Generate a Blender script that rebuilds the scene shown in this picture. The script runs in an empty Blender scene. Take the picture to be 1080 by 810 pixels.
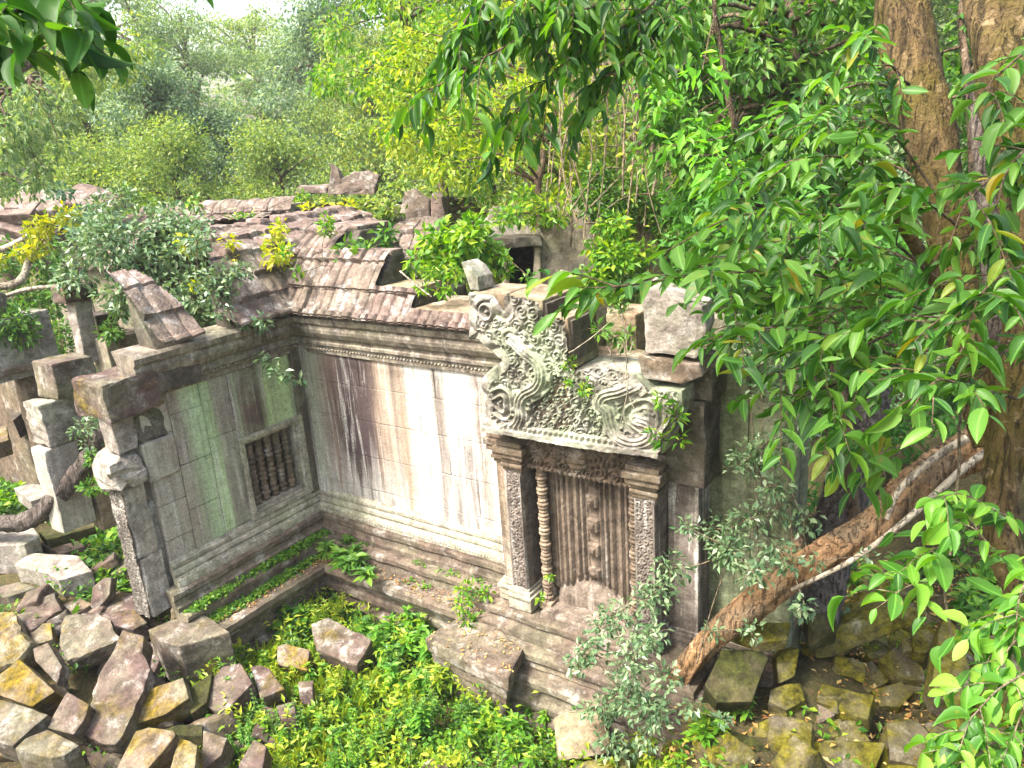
import bpy, bmesh, math, random
import numpy as np
from mathutils import Vector, Matrix, noise as mnoise

# ------------------------------------------------------------------ camera, sky, sun, exposure
SC = bpy.context.scene
COL = SC.collection
rad = math.radians
F = 825.0                                   # focal length in pixels of a 1080 px wide picture
YAW, PITCH, ROLL = 0.61505761, 0.30000894, -0.06793585
CAM = np.array([9.17047194, -7.51390788, 5.3450007])
_f = np.array([-math.sin(YAW)*math.cos(PITCH), math.cos(YAW)*math.cos(PITCH), -math.sin(PITCH)])
_r = np.array([math.cos(YAW), math.sin(YAW), 0.0])
_u = np.cross(_r, _f)
RT = math.cos(ROLL)*_r + math.sin(ROLL)*_u
UP = -math.sin(ROLL)*_r + math.cos(ROLL)*_u
FW = _f
cam = bpy.data.cameras.new('camera')
cam.sensor_fit = 'HORIZONTAL'; cam.sensor_width = 36.0
cam.lens = 36.0*F/1080.0
cam.clip_start = 0.05; cam.clip_end = 2000
co = bpy.data.objects.new('camera', cam)
co.matrix_world = Matrix(((RT[0], UP[0], -FW[0], CAM[0]), (RT[1], UP[1], -FW[1], CAM[1]),
                          (RT[2], UP[2], -FW[2], CAM[2]), (0, 0, 0, 1)))
COL.objects.link(co); SC.camera = co

SUN_AZ, SUN_EL = rad(206), rad(56)          # compass direction the light comes from (0 = +Y, clockwise)
world = bpy.data.worlds.new('World'); SC.world = world; world.use_nodes = True
wn = world.node_tree
bg = wn.nodes['Background']
sky = wn.nodes.new('ShaderNodeTexSky'); sky.sky_type = 'NISHITA'; sky.sun_disc = False
sky.sun_elevation = SUN_EL; sky.sun_rotation = SUN_AZ
sky.air_density = 1.6; sky.dust_density = 6.0; sky.ozone_density = 0.7
wn.links.new(sky.outputs[0], bg.inputs[0]); bg.inputs[1].default_value = 0.075
sl = bpy.data.lights.new('sun', 'SUN'); sl.energy = 1.5; sl.angle = rad(12); sl.color = (1, .955, .87)
so = bpy.data.objects.new('sun', sl); COL.objects.link(so)
sd = Vector((math.sin(SUN_AZ)*math.cos(SUN_EL), math.cos(SUN_AZ)*math.cos(SUN_EL), math.sin(SUN_EL)))
so.rotation_euler = sd.to_track_quat('Z', 'Y').to_euler()
vs = SC.view_settings
vs.view_transform = 'Standard'; vs.look = 'None'; vs.gamma = 1; vs.use_curve_mapping = False
vs.exposure = 2.9
SC.cycles.use_denoising = True
SC.cycles.max_bounces = 6; SC.cycles.diffuse_bounces = 4; SC.cycles.glossy_bounces = 2
SC.cycles.transmission_bounces = 4; SC.cycles.transparent_max_bounces = 6
SC.cycles.caustics_reflective = False; SC.cycles.caustics_refractive = False
SC.cycles.sample_clamp_indirect = 6

# ------------------------------------------------------------------ measuring helpers
def ray(x, y):
    return RT*((x-540)/F) - UP*((y-405)/F) + FW
def on(x, y, ax, val):                      # where the sight line of a photo pixel meets a plane of the site
    r = ray(x, y); k = (val-CAM[ax])/r[ax]; p = CAM + k*r
    return Vector(p)
def at(x, y, d):                            # ... or a given distance
    return Vector(CAM + ray(x, y)*d)
def proj(P):
    v = np.asarray(P, float) - CAM
    z = v@FW
    return 540+F*(v@RT)/z, 405-F*(v@UP)/z, z
Z3 = lambda ox, oy, s=3.0: (lambda x, y: (ox+x/s, oy+y/s))

# ------------------------------------------------------------------ objects, things, parts
def link(o, parent=None):
    COL.objects.link(o)
    if parent is not None: o.parent = parent
    return o
def tag(o, label=None, cat=None, group=None, kind=None):
    if label: o['label'] = label
    if cat: o['category'] = cat
    if group: o['group'] = group
    if kind: o['kind'] = kind
    return o
def thing(name, label, cat, loc=(0, 0, 0), group=None):
    o = bpy.data.objects.new(name, None); o.empty_display_size = .2
    o.location = loc; link(o); tag(o, label, cat, group)
    return o
def wloc(o):
    v = Vector((0, 0, 0))
    while o is not None: v += o.location; o = o.parent
    return v
def from_bm(name, bm, mat, parent=None, smooth=False, origin=None):
    me = bpy.data.meshes.new(name)
    base = wloc(parent) if parent is not None else Vector((0, 0, 0))
    org = Vector(origin) if origin is not None else base
    if org.length > 0: bmesh.ops.translate(bm, verts=bm.verts, vec=-org)
    bmesh.ops.recalc_face_normals(bm, faces=bm.faces)
    bm.to_mesh(me); bm.free()
    if smooth: me.polygons.foreach_set('use_smooth', np.ones(len(me.polygons), bool))
    me.materials.append(mat)
    o = bpy.data.objects.new(name, me); o.location = org-base
    return link(o, parent)
def from_np(name, V, Fc, mat, parent=None, smooth=False, attr=None, origin=None):
    """V (n,3) float, Fc (m,k) int with k 3 or 4"""
    V = np.asarray(V, np.float32)
    base = np.array(wloc(parent)) if parent is not None else np.zeros(3)
    org = np.array(origin, float) if origin is not None else base
    V = V - org.astype(np.float32)
    Fc = np.asarray(Fc, np.int32); m, k = Fc.shape
    me = bpy.data.meshes.new(name)
    me.vertices.add(len(V)); me.vertices.foreach_set('co', V.ravel())
    me.loops.add(m*k); me.loops.foreach_set('vertex_index', Fc.ravel())
    me.polygons.add(m); me.polygons.foreach_set('loop_start', np.arange(0, m*k, k, dtype=np.int32))
    me.polygons.foreach_set('loop_total', np.full(m, k, np.int32))
    me.polygons.foreach_set('use_smooth', np.full(m, bool(smooth)))
    if attr is not None:
        a = me.attributes.new('rnd', 'FLOAT', 'POINT'); a.data.foreach_set('value', np.asarray(attr, np.float32))
    me.update(calc_edges=True); me.validate()
    me.materials.append(mat)
    o = bpy.data.objects.new(name, me); o.location = Vector(org-base)
    return link(o, parent)

# ------------------------------------------------------------------ node helpers
class NT:
    def __init__(s, name):
        s.mat = bpy.data.materials.new(name); s.mat.use_nodes = True
        s.t = s.mat.node_tree; s.t.nodes.clear()
        s.out = s.t.nodes.new('ShaderNodeOutputMaterial')
    def n(s, typ, ins=None, **at_):
        nd = s.t.nodes.new(typ)
        for k, v in at_.items(): setattr(nd, k, v)
        for k, v in (ins or {}).items(): s.put(nd.inputs[k], v)
        return nd
    def put(s, sock, v):
        if isinstance(v, bpy.types.NodeSocket): s.t.links.new(v, sock)
        elif isinstance(v, (tuple, list)) and len(v) == 3 and sock.type == 'RGBA': sock.default_value = (*v, 1)
        else: sock.default_value = v
    def obj(s): return s.n('ShaderNodeTexCoord').outputs['Object']
    def rnd(s): return s.n('ShaderNodeObjectInfo').outputs['Random']
    def map(s, v, scale=(1, 1, 1), loc=(0, 0, 0)):
        return s.n('ShaderNodeMapping', {'Vector': v, 'Scale': scale, 'Location': loc}).outputs[0]
    def noise(s, v, sc, det=4, rough=.55, dist=0.0, w=None):
        d = {'Vector': v, 'Scale': sc, 'Detail': det, 'Roughness': rough, 'Distortion': dist}
        if w is None: return s.n('ShaderNodeTexNoise', d).outputs[0]
        d['W'] = w
        return s.n('ShaderNodeTexNoise', d, noise_dimensions='4D').outputs[0]
    def vor(s, v, sc, feature='F1'):
        return s.n('ShaderNodeTexVoronoi', {'Vector': v, 'Scale': sc}, feature=feature).outputs['Distance']
    def ramp(s, f, stops, interp='LINEAR'):
        r = s.n('ShaderNodeValToRGB', {'Fac': f}); cr = r.color_ramp; cr.interpolation = interp
        while len(cr.elements) < len(stops): cr.elements.new(.5)
        for e, (p, c) in zip(cr.elements, stops):
            e.position = p; e.color = (*c, 1) if isinstance(c, (tuple, list)) else (c, c, c, 1)
        return r.outputs[0]
    def mix(s, f, a, b, mode='MIX'):
        m = s.n('ShaderNodeMix', data_type='RGBA', blend_type=mode)
        s.put(m.inputs[0], f); s.put(m.inputs[6], a); s.put(m.inputs[7], b)
        return m.outputs[2]
    def math(s, op, a, b=0.0):
        m = s.n('ShaderNodeMath', operation=op); s.put(m.inputs[0], a); s.put(m.inputs[1], b)
        return m.outputs[0]
    def xyz(s, v): return s.n('ShaderNodeSeparateXYZ', {0: v}).outputs
    def nz(s): return s.xyz(s.n('ShaderNodeNewGeometry').outputs['Normal'])[2]
    def bump(s, h, st, dist=.02, nrm=None):
        d = {'Height': h, 'Strength': st, 'Distance': dist}
        if nrm is not None: d['Normal'] = nrm
        return s.n('ShaderNodeBump', d).outputs[0]
    def done(s, col, rough=.85, nrm=None, spec=.25):
        d = {'Base Color': col, 'Roughness': rough, 'Specular IOR Level': spec}
        p = s.n('ShaderNodeBsdfPrincipled', d)
        if nrm is not None: s.put(p.inputs['Normal'], nrm)
        s.t.links.new(p.outputs[0], s.out.inputs[0])
        return s.mat

# ------------------------------------------------------------------ materials
def hexs(*c): return c
def stone(name, lo, hi, stain=(.05, .037, .034), stain_amt=.5, white_amt=.4, green=(.30, .36, .20), green_amt=.3,
          moss=(.30, .25, .02), moss_amt=0.0, vert=True, bump=.5, blotch=.75, sc=1.0, bands=None, mossup=False):
    """weathered sandstone: grain, run-off streaks, pale lichen crust, green algae, moss"""
    t = NT(name); v = t.obj(); r = t.rnd()
    w = t.math('MULTIPLY', r, 37.0)
    big = t.noise(v, .9*sc, 4, .6, 0, w)
    med = t.noise(v, 4.5*sc, 6, .65, .3, w)
    fine = t.noise(v, 38, 5, .7, 0, w)
    vv = t.map(v, (4.5, 4.5, .32)) if vert else t.map(v, (2.2, 2.2, 2.2))
    st1 = t.noise(vv, 1.0, 7, .62, .25, w)
    st3 = t.noise(t.map(vv, (4.2, 4.2, 2.4), (2, 8, 3)), 1.0, 6, .7, .2, w)
    st2 = t.noise(t.map(vv, (1.9, 1.9, 1.7), (7, 3, 1)), 1.0, 7, .66, .3, w)
    col = t.mix(t.ramp(med, [(.3, 0), (.7, 1)]), lo, hi)
    if bands is not None: col = bands(t, v, st1, st2, col, med)
    col = t.mix(t.math('MULTIPLY', t.ramp(big, [(.46, 0), (.62, 1)]), green_amt), col, green)
    if stain_amt: col = t.mix(t.math('MULTIPLY', t.ramp(st1, [(.5, 0), (.63, 1)]), stain_amt), col, stain)
    if white_amt:
        wm = t.math('MULTIPLY', t.ramp(st2, [(.53, 0), (.64, 1)]), t.ramp(fine, [(.3, .25), (.55, 1)]))
        col = t.mix(t.math('MULTIPLY', wm, white_amt), col, (.74, .73, .70))
    if vert: col = t.mix(.5, col, t.ramp(st3, [(.33, (.45, .42, .40)), (.5, (.95, .94, .92)), (.66, (1.15, 1.14, 1.12))]), 'MULTIPLY')
    # crusts of pale and dark lichen
    sp = t.ramp(t.noise(v, 17, 3, .6, .4, w), [(.66, 0), (.70, 1)])
    col = t.mix(t.math('MULTIPLY', sp, .38), col, (.62, .62, .55))
    sp2 = t.ramp(t.noise(t.map(v, (1, 1, 1), (5, 9, 2)), 11, 5, .75, .5, w), [(.58, 0), (.68, 1)])
    col = t.mix(t.math('MULTIPLY', sp2, .5), col, (.055, .045, .038))
    if moss_amt:
        mm = t.ramp(t.noise(t.map(v, (1, 1, 1), (2, 4, 8)), 2.6*sc, 6, .65, .3, w), [(.5-.25*moss_amt, 0), (.66-.25*moss_amt, 1)])
        if mossup: mm = t.math('MULTIPLY', mm, t.ramp(t.nz(), [(.0, .35), (.7, 1)]))
        mc = t.mix(t.ramp(t.noise(v, 9*sc, 6, .75, .4, w), [(.36, 0), (.64, 1)]), tuple(c*.22 for c in moss), tuple(c*1.4 for c in moss))
        col = t.mix(mm, col, mc)
    blot = t.ramp(t.noise(t.map(v, (1, 1, 1.3), (3, 1, 6)), 6.5*sc, 8, .72, .6, w), [(.40, 0), (.60, 1)])
    col = t.mix(blotch, col, t.mix(blot, (.42, .40, .38), (1.12, 1.1, 1.08)), 'MULTIPLY')
    col = t.mix(.8, col, t.ramp(fine, [(.3, .42), (.7, 1.12)]), 'MULTIPLY')
    h = t.math('ADD', t.math('MULTIPLY', med, .6), t.math('MULTIPLY', fine, .4))
    pit = t.ramp(t.vor(v, 26), [(.0, 0), (.22, 1)])
    h = t.math('ADD', h, t.math('MULTIPLY', pit, .25))
    return t.done(col, .9, t.bump(h, bump, .03))

def bandsB(t, v, st1, st2, col, med):
    x = t.xyz(v)[0]
    f = t.math('ADD', t.math('DIVIDE', x, 3.8), t.math('MULTIPLY', t.math('SUBTRACT', st2, .5), .10))
    f = t.math('ADD', f, t.math('MULTIPLY', t.math('SUBTRACT', med, .5), .05))
    c = t.ramp(f, [(0, (.16, .13, .11)), (.03, (.42, .45, .36)), (.10, (.34, .30, .26)), (.14, (.28, .21, .18)), (.18, (.15, .11, .10)),
                   (.22, (.06, .043, .047)), (.355, (.075, .054, .058)), (.40, (.36, .28, .22)), (.46, (.47, .40, .33)), (.52, (.34, .26, .20)),
                   (.56, (.58, .53, .46)), (.61, (.72, .70, .68)), (.70, (.60, .55, .50)), (.76, (.74, .73, .71)), (.84, (.70, .69, .66)), (.87, (.24, .19, .17)), (.93, (.6, .58, .52)), (1, (.5, .49, .45))])
    z = t.xyz(v)[2]
    # the white lime wash of run-off is wider towards the foot
    low = t.math('ADD', t.math('MULTIPLY', z, -.42), t.math('ADD', .62, t.math('MULTIPLY', t.math('SUBTRACT', st1, .5), 2.6)))
    return t.mix(t.math('MULTIPLY', t.ramp(low, [(.2, 0), (.55, 1)]), .78), c, (.72, .70, .68))
def bandsA(t, v, st1, st2, col, med):
    y = t.xyz(v)[1]
    f = t.math('ADD', t.math('DIVIDE', y, -2.7), t.math('MULTIPLY', t.math('SUBTRACT', st2, .5), .13))
    c = t.ramp(f, [(0, (.10, .085, .07)), (.07, (.16, .14, .11)), (.10, (.47, .64, .32)), (.26, (.44, .58, .29)), (.31, (.10, .075, .06)), (.42, (.16, .12, .10)), (.45, (.32, .36, .24)),
                   (.48, (.26, .235, .20)), (.56, (.32, .29, .245)), (.60, (.47, .63, .34)), (.70, (.48, .61, .38)), (.78, (.33, .28, .24)), (1, (.42, .385, .34))])
    return c

M = {}
M['wallB'] = stone('sandstone_back_wall', (.3, .26, .2), (.5, .45, .38), stain=(.10, .07, .065), stain_amt=.72, white_amt=.8, green_amt=.12, bands=bandsB, bump=.35, blotch=.25)
M['wallA'] = stone('sandstone_side_wall', (.2, .18, .15), (.36, .33, .27), stain_amt=.28, white_amt=.45, green=(.48, .56, .38), green_amt=.35, bands=bandsA, bump=.35, blotch=.3)
M['cornice'] = stone('sandstone_cornice', (.16, .13, .11), (.36, .32, .26), stain_amt=.5, white_amt=.45, green_amt=.2, bump=.5)
M['basemould'] = stone('sandstone_base', (.3, .28, .22), (.55, .52, .44), stain_amt=.25, white_amt=.5, green=(.4, .46, .28), green_amt=.5, bump=.5)
M['plinth'] = stone('sandstone_plinth', (.095, .07, .056), (.25, .195, .15), stain_amt=.4, white_amt=.35, green=(.22, .24, .15), green_amt=.4, moss=(.075, .075, .025), moss_amt=.0, vert=False)
M['carve'] = stone('carved_sandstone', (.17, .155, .13), (.40, .38, .335), stain_amt=.65, white_amt=.6, green=(.34, .42, .26), green_amt=.65, vert=False, bump=.45)
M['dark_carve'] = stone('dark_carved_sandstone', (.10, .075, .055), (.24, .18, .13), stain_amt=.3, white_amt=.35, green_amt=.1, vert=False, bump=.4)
M['door'] = stone('false_door_stone', (.11, .085, .068), (.29, .23, .18), stain=(.03, .022, .018), stain_amt=.5, white_amt=.25, green_amt=0, bump=.4)
M['doorfoot'] = stone('eroded_door_foot', (.17, .135, .11), (.32, .265, .225), stain_amt=.2, white_amt=.4, green_amt=0, bump=.5)
M['pilaster'] = stone('pilaster_stone', (.25, .19, .14), (.42, .33, .25), stain_amt=.45, white_amt=.55, green_amt=.1, bump=.4)
M['whitep'] = stone('white_crusted_stone', (.12, .10, .09), (.30, .26, .23), stain_amt=.4, white_amt=1.0, green_amt=.0, bump=.4)
M['rightwall'] = stone('green_wall_stone', (.15, .17, .10), (.26, .29, .18), stain_amt=.6, white_amt=.12, green=(.24, .30, .16), green_amt=.6, bump=.4)
M['roof'] = stone('roof_stone', (.125, .09, .078), (.27, .20, .175), stain_amt=.4, white_amt=.45, green=(.22, .21, .15), green_amt=.35, vert=False, bump=.5)
M['broken'] = stone('broken_stone_end', (.05, .042, .035), (.15, .125, .10), stain_amt=.3, white_amt=.1, green_amt=.2, vert=False, bump=.8)
M['topstone'] = stone('littered_stone_top', (.22, .16, .10), (.38, .29, .20), stain_amt=.2, white_amt=.35, green=(.34, .40, .24), green_amt=.4, vert=False, bump=.6)
M['block'] = stone('fallen_sandstone', (.07, .046, .040), (.185, .128, .112), stain_amt=.4, white_amt=.36, green=(.27, .30, .19), green_amt=.4, moss=(.15, .115, .015), moss_amt=-.1, vert=False, bump=.6)
M['pale'] = stone('pale_fallen_sandstone', (.22, .19, .165), (.40, .36, .32), stain_amt=.25, white_amt=.5, green=(.38, .44, .30), green_amt=.4, vert=False, bump=.6)
M['yellow'] = stone('yellow_moss_stone', (.15, .11, .08), (.28, .22, .16), stain_amt=.2, white_amt=.3, green_amt=.3, moss=(.20, .14, .010), moss_amt=.22, vert=False, bump=.6)
M['mossy'] = stone('olive_moss_stone', (.09, .075, .05), (.2, .17, .11), stain_amt=.2, white_amt=.2, green=(.2, .2, .05), green_amt=.5, moss=(.16, .145, .010), moss_amt=.42, vert=False, bump=.7)
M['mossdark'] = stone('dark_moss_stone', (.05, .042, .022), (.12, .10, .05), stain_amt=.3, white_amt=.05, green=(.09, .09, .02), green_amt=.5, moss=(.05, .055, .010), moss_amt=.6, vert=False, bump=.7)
M['jamb'] = stone('pocked_stone', (.30, .27, .24), (.52, .48, .43), stain_amt=.3, white_amt=.6, green_amt=.1, bump=1.0)
M['back'] = stone('back_ruin_stone', (.25, .21, .16), (.42, .37, .29), stain_amt=.5, white_amt=.3, green_amt=.3, bump=.5)

def leafmat(name, cols, trans=.35, rough=.45, spec=.35, vein=False):
    """cols: dark .. light leaf colours picked by the leaf's own random number"""
    t = NT(name)
    a = t.n('ShaderNodeAttribute', attribute_name='rnd').outputs['Fac']
    k = len(cols)
    c = t.ramp(a, [((i/(k-2)*.955 if i < k-1 else 1.0) if k > 5 else i/(k-1), cols[i]) for i in range(k)])
    if vein:
        vn_ = t.n('ShaderNodeAttribute', attribute_name='vein').outputs['Fac']
        c = t.mix(t.ramp(vn_, [(.0, .55), (.16, 0)]), c, tuple(min(1, x*2.2+.03) for x in cols[k//2]))
        sp = t.noise(t.obj(), 26, 4, .7)
        c = t.mix(t.ramp(sp, [(.60, 0), (.68, .6)]), c, tuple(x*.55 for x in cols[k//2]))
        c = t.mix(t.ramp(t.noise(t.obj(), 11, 3, .6), [(.63, 0), (.70, .7)]), c, (.22, .2, .03))
    p = t.n('ShaderNodeBsdfPrincipled', {'Base Color': c, 'Roughness': rough, 'Specular IOR Level': spec})
    tc = t.mix(.7, c, t.mix(1, c, (1.0, .95, .35), 'MULTIPLY'))
    tl = t.n('ShaderNodeBsdfTranslucent', {'Color': t.n('ShaderNodeHueSaturation', {'Value': 1.7, 'Saturation': 1.05, 'Color': tc}).outputs[0]})
    mx = t.n('ShaderNodeMixShader', {0: trans, 1: p.outputs[0], 2: tl.outputs[0]})
    t.t.links.new(mx.outputs[0], t.out.inputs[0])
    return t.mat
L = {}
L['lime'] = leafmat('lime_leaf', [(.04, .13, .012), (.08, .21, .016), (.15, .30, .02), (.28, .38, .03)], .4)
L['mid'] = leafmat('green_leaf', [(.03, .10, .016), (.055, .15, .02), (.09, .2, .03), (.14, .25, .03)], .35)
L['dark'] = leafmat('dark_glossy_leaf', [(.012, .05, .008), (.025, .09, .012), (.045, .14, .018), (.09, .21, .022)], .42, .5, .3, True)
L['pale'] = leafmat('pale_small_leaf', [(.05, .115, .05), (.10, .18, .085), (.14, .22, .10), (.24, .31, .18)], .25, .35, .5)
L['yellow'] = leafmat('yellow_green_leaf', [(.16, .24, .015), (.28, .34, .015), (.42, .42, .02), (.5, .46, .03)], .4)
L['far'] = leafmat('far_tree_leaf', [(.06, .12, .05), (.10, .18, .07), (.16, .24, .09), (.26, .32, .15)], .4)
L['farblue'] = leafmat('far_bluish_leaf', [(.06, .12, .07), (.10, .18, .10), (.17, .26, .14), (.28, .36, .2)], .35)
L['ygreen'] = leafmat('yellowish_green_leaf', [(.10, .2, .018), (.18, .29, .02), (.28, .36, .025), (.4, .42, .05)], .42)
L['farlime'] = leafmat('far_light_leaf', [(.08, .15, .04), (.13, .22, .05), (.2, .28, .06), (.3, .34, .07)], .4)
L['blue'] = leafmat('bluish_leaf', [(.05, .12, .08), (.09, .19, .12), (.15, .27, .18), (.22, .34, .24)], .3)
L['clover'] = leafmat('creeper_leaf', [(.03, .10, .012), (.06, .17, .018), (.11, .24, .02), (.2, .32, .03)], .3)
L['big'] = leafmat('large_fig_leaf', [(.018, .065, .012), (.035, .12, .016), (.045, .14, .016), (.065, .18, .02), (.09, .22, .025), (.10, .23, .025), (.13, .27, .03), (.28, .22, .02)], .38, .45, .4, True)
L['bigbright'] = leafmat('bright_large_leaf', [(.03, .10, .015), (.055, .17, .02), (.09, .24, .025), (.15, .32, .035), (.21, .36, .05)], .45, .45, .35, True)
L['canopy'] = leafmat('drooping_canopy_leaf', [(.016, .06, .010), (.03, .10, .014), (.055, .155, .018), (.09, .22, .022), (.12, .26, .025)], .42, .45, .35, True)
L['litter'] = leafmat('dry_leaf', [(.16, .07, .025), (.3, .16, .05), (.42, .27, .08), (.5, .37, .16)], .1, .7, .2)

def barkmat(name, a, b, moss=None, sc=1.0):
    t = NT(name); v = t.obj()
    n1 = t.noise(t.map(v, (9*sc, 9*sc, 1.3*sc)), 1, 6, .65, .6)
    n2 = t.noise(v, 28*sc, 4, .6)
    n3 = t.noise(v, 2.2*sc, 4, .6)
    c = t.mix(t.ramp(n1, [(.32, 0), (.66, 1)]), a, b)
    if moss: c = t.mix(t.ramp(n3, [(.42, 0), (.62, .85)]), c, moss)
    c = t.mix(.6, c, t.ramp(n2, [(.25, .4), (.7, 1)]), 'MULTIPLY')
    lp = t.ramp(t.noise(v, 5.5*sc, 6, .7, .5), [(.58, 0), (.66, .6)])
    c = t.mix(lp, c, tuple(min(1, x*1.25+.05) for x in b))
    cr = t.ramp(t.noise(t.map(v, (20*sc, 20*sc, 2.2*sc), (3, 1, 5)), 1, 4, .6, 1.0), [(.36, .25), (.46, 1)])
    c = t.mix(.75, c, cr, 'MULTIPLY')
    return t.done(c, .85, t.bump(t.math('ADD', t.math('ADD', n1, t.math('MULTIPLY', n2, .4)), t.math('MULTIPLY', cr, .6)), 1.0, .06))
M['bark'] = barkmat('brown_bark', (.07, .045, .03), (.2, .14, .09))
M['figbark'] = barkmat('mossy_fig_bark', (.04, .025, .012), (.20, .135, .058), (.10, .078, .014), 1.2)
M['log'] = barkmat('split_orange_bark', (.12, .06, .028), (.46, .27, .13), (.20, .15, .095), 1.1)
M['root'] = barkmat('pale_root_bark', (.30, .25, .18), (.55, .48, .38))
M['darklog'] = barkmat('dark_rough_bark', (.03, .022, .018), (.2, .165, .145), None, 1.6)
M['stem'] = barkmat('green_stem', (.10, .10, .03), (.2, .2, .07), None, 2)
M['vine'] = barkmat('dry_vine', (.16, .12, .07), (.38, .30, .2), None, 2)

# ------------------------------------------------------------------ shape helpers
def nz3(p, s): return mnoise.noise_vector(Vector(p)*s)
def rough_bm(bm, amp, freq, seed=0.0, amp2=0.0, f2=9.0):
    off = Vector((seed*3.7, seed*1.3, seed*7.1))
    for v in bm.verts:
        d = mnoise.noise_vector((v.co+off)*freq)*amp
        if amp2: d += mnoise.noise_vector((v.co+off)*f2)*amp2
        v.co += d
def cut_long(bm, mx):
    for _ in range(5):
        es = [e for e in bm.edges if e.calc_length() > mx]
        if not es: break
        bmesh.ops.subdivide_edges(bm, edges=es, cuts=1, use_grid_fill=True)
def prism_into(bm, top, thick, bev=.03, cut=.16, amp=.02, seed=0.0, down=None, taper=0.0):
    """a chipped block: a polygon (3D points) as its upper face, extruded away from it"""
    b = bmesh.new()
    top = [Vector(p) for p in top]
    n = Vector((0, 0, 0)); c = sum(top, Vector())/len(top)
    for i in range(len(top)): n += (top[i]-c).cross(top[(i+1) % len(top)]-c)
    n.normalize()
    if down is None:
        if n.z < 0: n = -n
        dn = -n*thick
    else: dn = Vector(down).normalized()*thick
    tv = [b.verts.new(p) for p in top]; bv = [b.verts.new(c+(p-c)*(1-taper)+dn) for p in top]
    b.faces.new(tv); b.faces.new(bv[::-1])
    k = len(top)
    for i in range(k): b.faces.new((tv[i], bv[i], bv[(i+1) % k], tv[(i+1) % k]))
    bmesh.ops.recalc_face_normals(b, faces=b.faces)
    if bev: bmesh.ops.bevel(b, geom=list(b.edges), offset=bev, segments=2, profile=.6, affect='EDGES', clamp_overlap=True)
    bmesh.ops.triangulate(b, faces=[f for f in b.faces if len(f.verts) > 4])
    cut_long(b, cut)
    rough_bm(b, amp, 2.6, seed, amp*.5, 10)
    me = bpy.data.meshes.new('t'); b.to_mesh(me); b.free(); bm.from_mesh(me); bpy.data.meshes.remove(me)
def box_into(bm, x0, x1, y0, y1, z0, z1, bev=.02, cut=.3, amp=.008, seed=0.0):
    prism_into(bm, [(x0, y0, z1), (x1, y0, z1), (x1, y1, z1), (x0, y1, z1)], z1-z0, bev, cut, amp, seed)
def rbox_into(bm, c, size, rot, bev=.03, cut=.2, amp=.02, seed=0.0):
    from mathutils import Euler
    R_ = Euler(rot).to_matrix(); c = Vector(c); sx, sy, sz = (s/2 for s in size)
    P = [c+R_@Vector(p) for p in ((-sx, -sy, sz), (sx, -sy, sz), (sx, sy, sz), (-sx, sy, sz))]
    prism_into(bm, P, sz*2, bev, cut, amp, seed, R_@Vector((0, 0, -1)))
def block(name, top, thick, mat, label=None, cat=None, group=None, parent=None, seed=None, bev=.035, amp=.03, cut=.16, down=None, taper=.03):
    block.n += 1
    bm = bmesh.new(); prism_into(bm, top, thick, bev, cut, amp, (seed or block.n*1.37), down, taper)
    c = sum((Vector(p) for p in top), Vector())/len(top)
    o = from_bm(name, bm, mat, parent, origin=c)
    if label: tag(o, label, cat, group)
    return o
block.n = 0

def sweep_profile(prof, path, mat, name, parent, amp=.012, step=.12, dent=None, seed=1.0, close=None):
    """carry a moulding profile [(out, z)] along a ground path; out is measured to the right-hand side of travel"""
    P = [Vector((p[0], p[1])) for p in path]; D = []
    n = len(P)
    def nrm(a, b): d = (b-a).normalized(); return Vector((d.y, -d.x))
    for i in range(n):
        if i == 0: m = nrm(P[0], P[1])
        elif i == n-1: m = nrm(P[-2], P[-1])
        else:
            a, b = nrm(P[i-1], P[i]), nrm(P[i], P[i+1]); m = (a+b); m = m/ m.dot(a)
        D.append(m)
    st = []
    for i in range(n-1):
        k = max(1, int((P[i+1]-P[i]).length/step))
        for j in range(k):
            t = j/k; st.append((P[i].lerp(P[i+1], t), D[i].lerp(D[i+1], t)))
    st.append((P[-1], D[-1]))
    V = []
    for s, (p, d) in enumerate(st):
        for (o, z) in prof:
            q = Vector((p.x+d.x*o, p.y+d.y*o, z))
            w = mnoise.noise_vector(q*2.3+Vector((seed, 0, 0)))*amp+mnoise.noise_vector(q*8+Vector((seed, 5, 0)))*amp*.5
            V.append(q+w)
    k = len(prof); Fc = []
    for s in range(len(st)-1):
        for j in range(k-1):
            a = s*k+j; Fc.append((a, a+k, a+k+1, a+1))
    bm = bmesh.new(); bv = [bm.verts.new(v) for v in V]
    for f in Fc: bm.faces.new([bv[i] for i in f])
    for s in (0, len(st)-1):
        ring = [bv[s*k+j] for j in range(k)]
        try: bm.faces.new(ring)
        except ValueError: pass
    return from_bm(name, bm, mat, parent)

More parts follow.
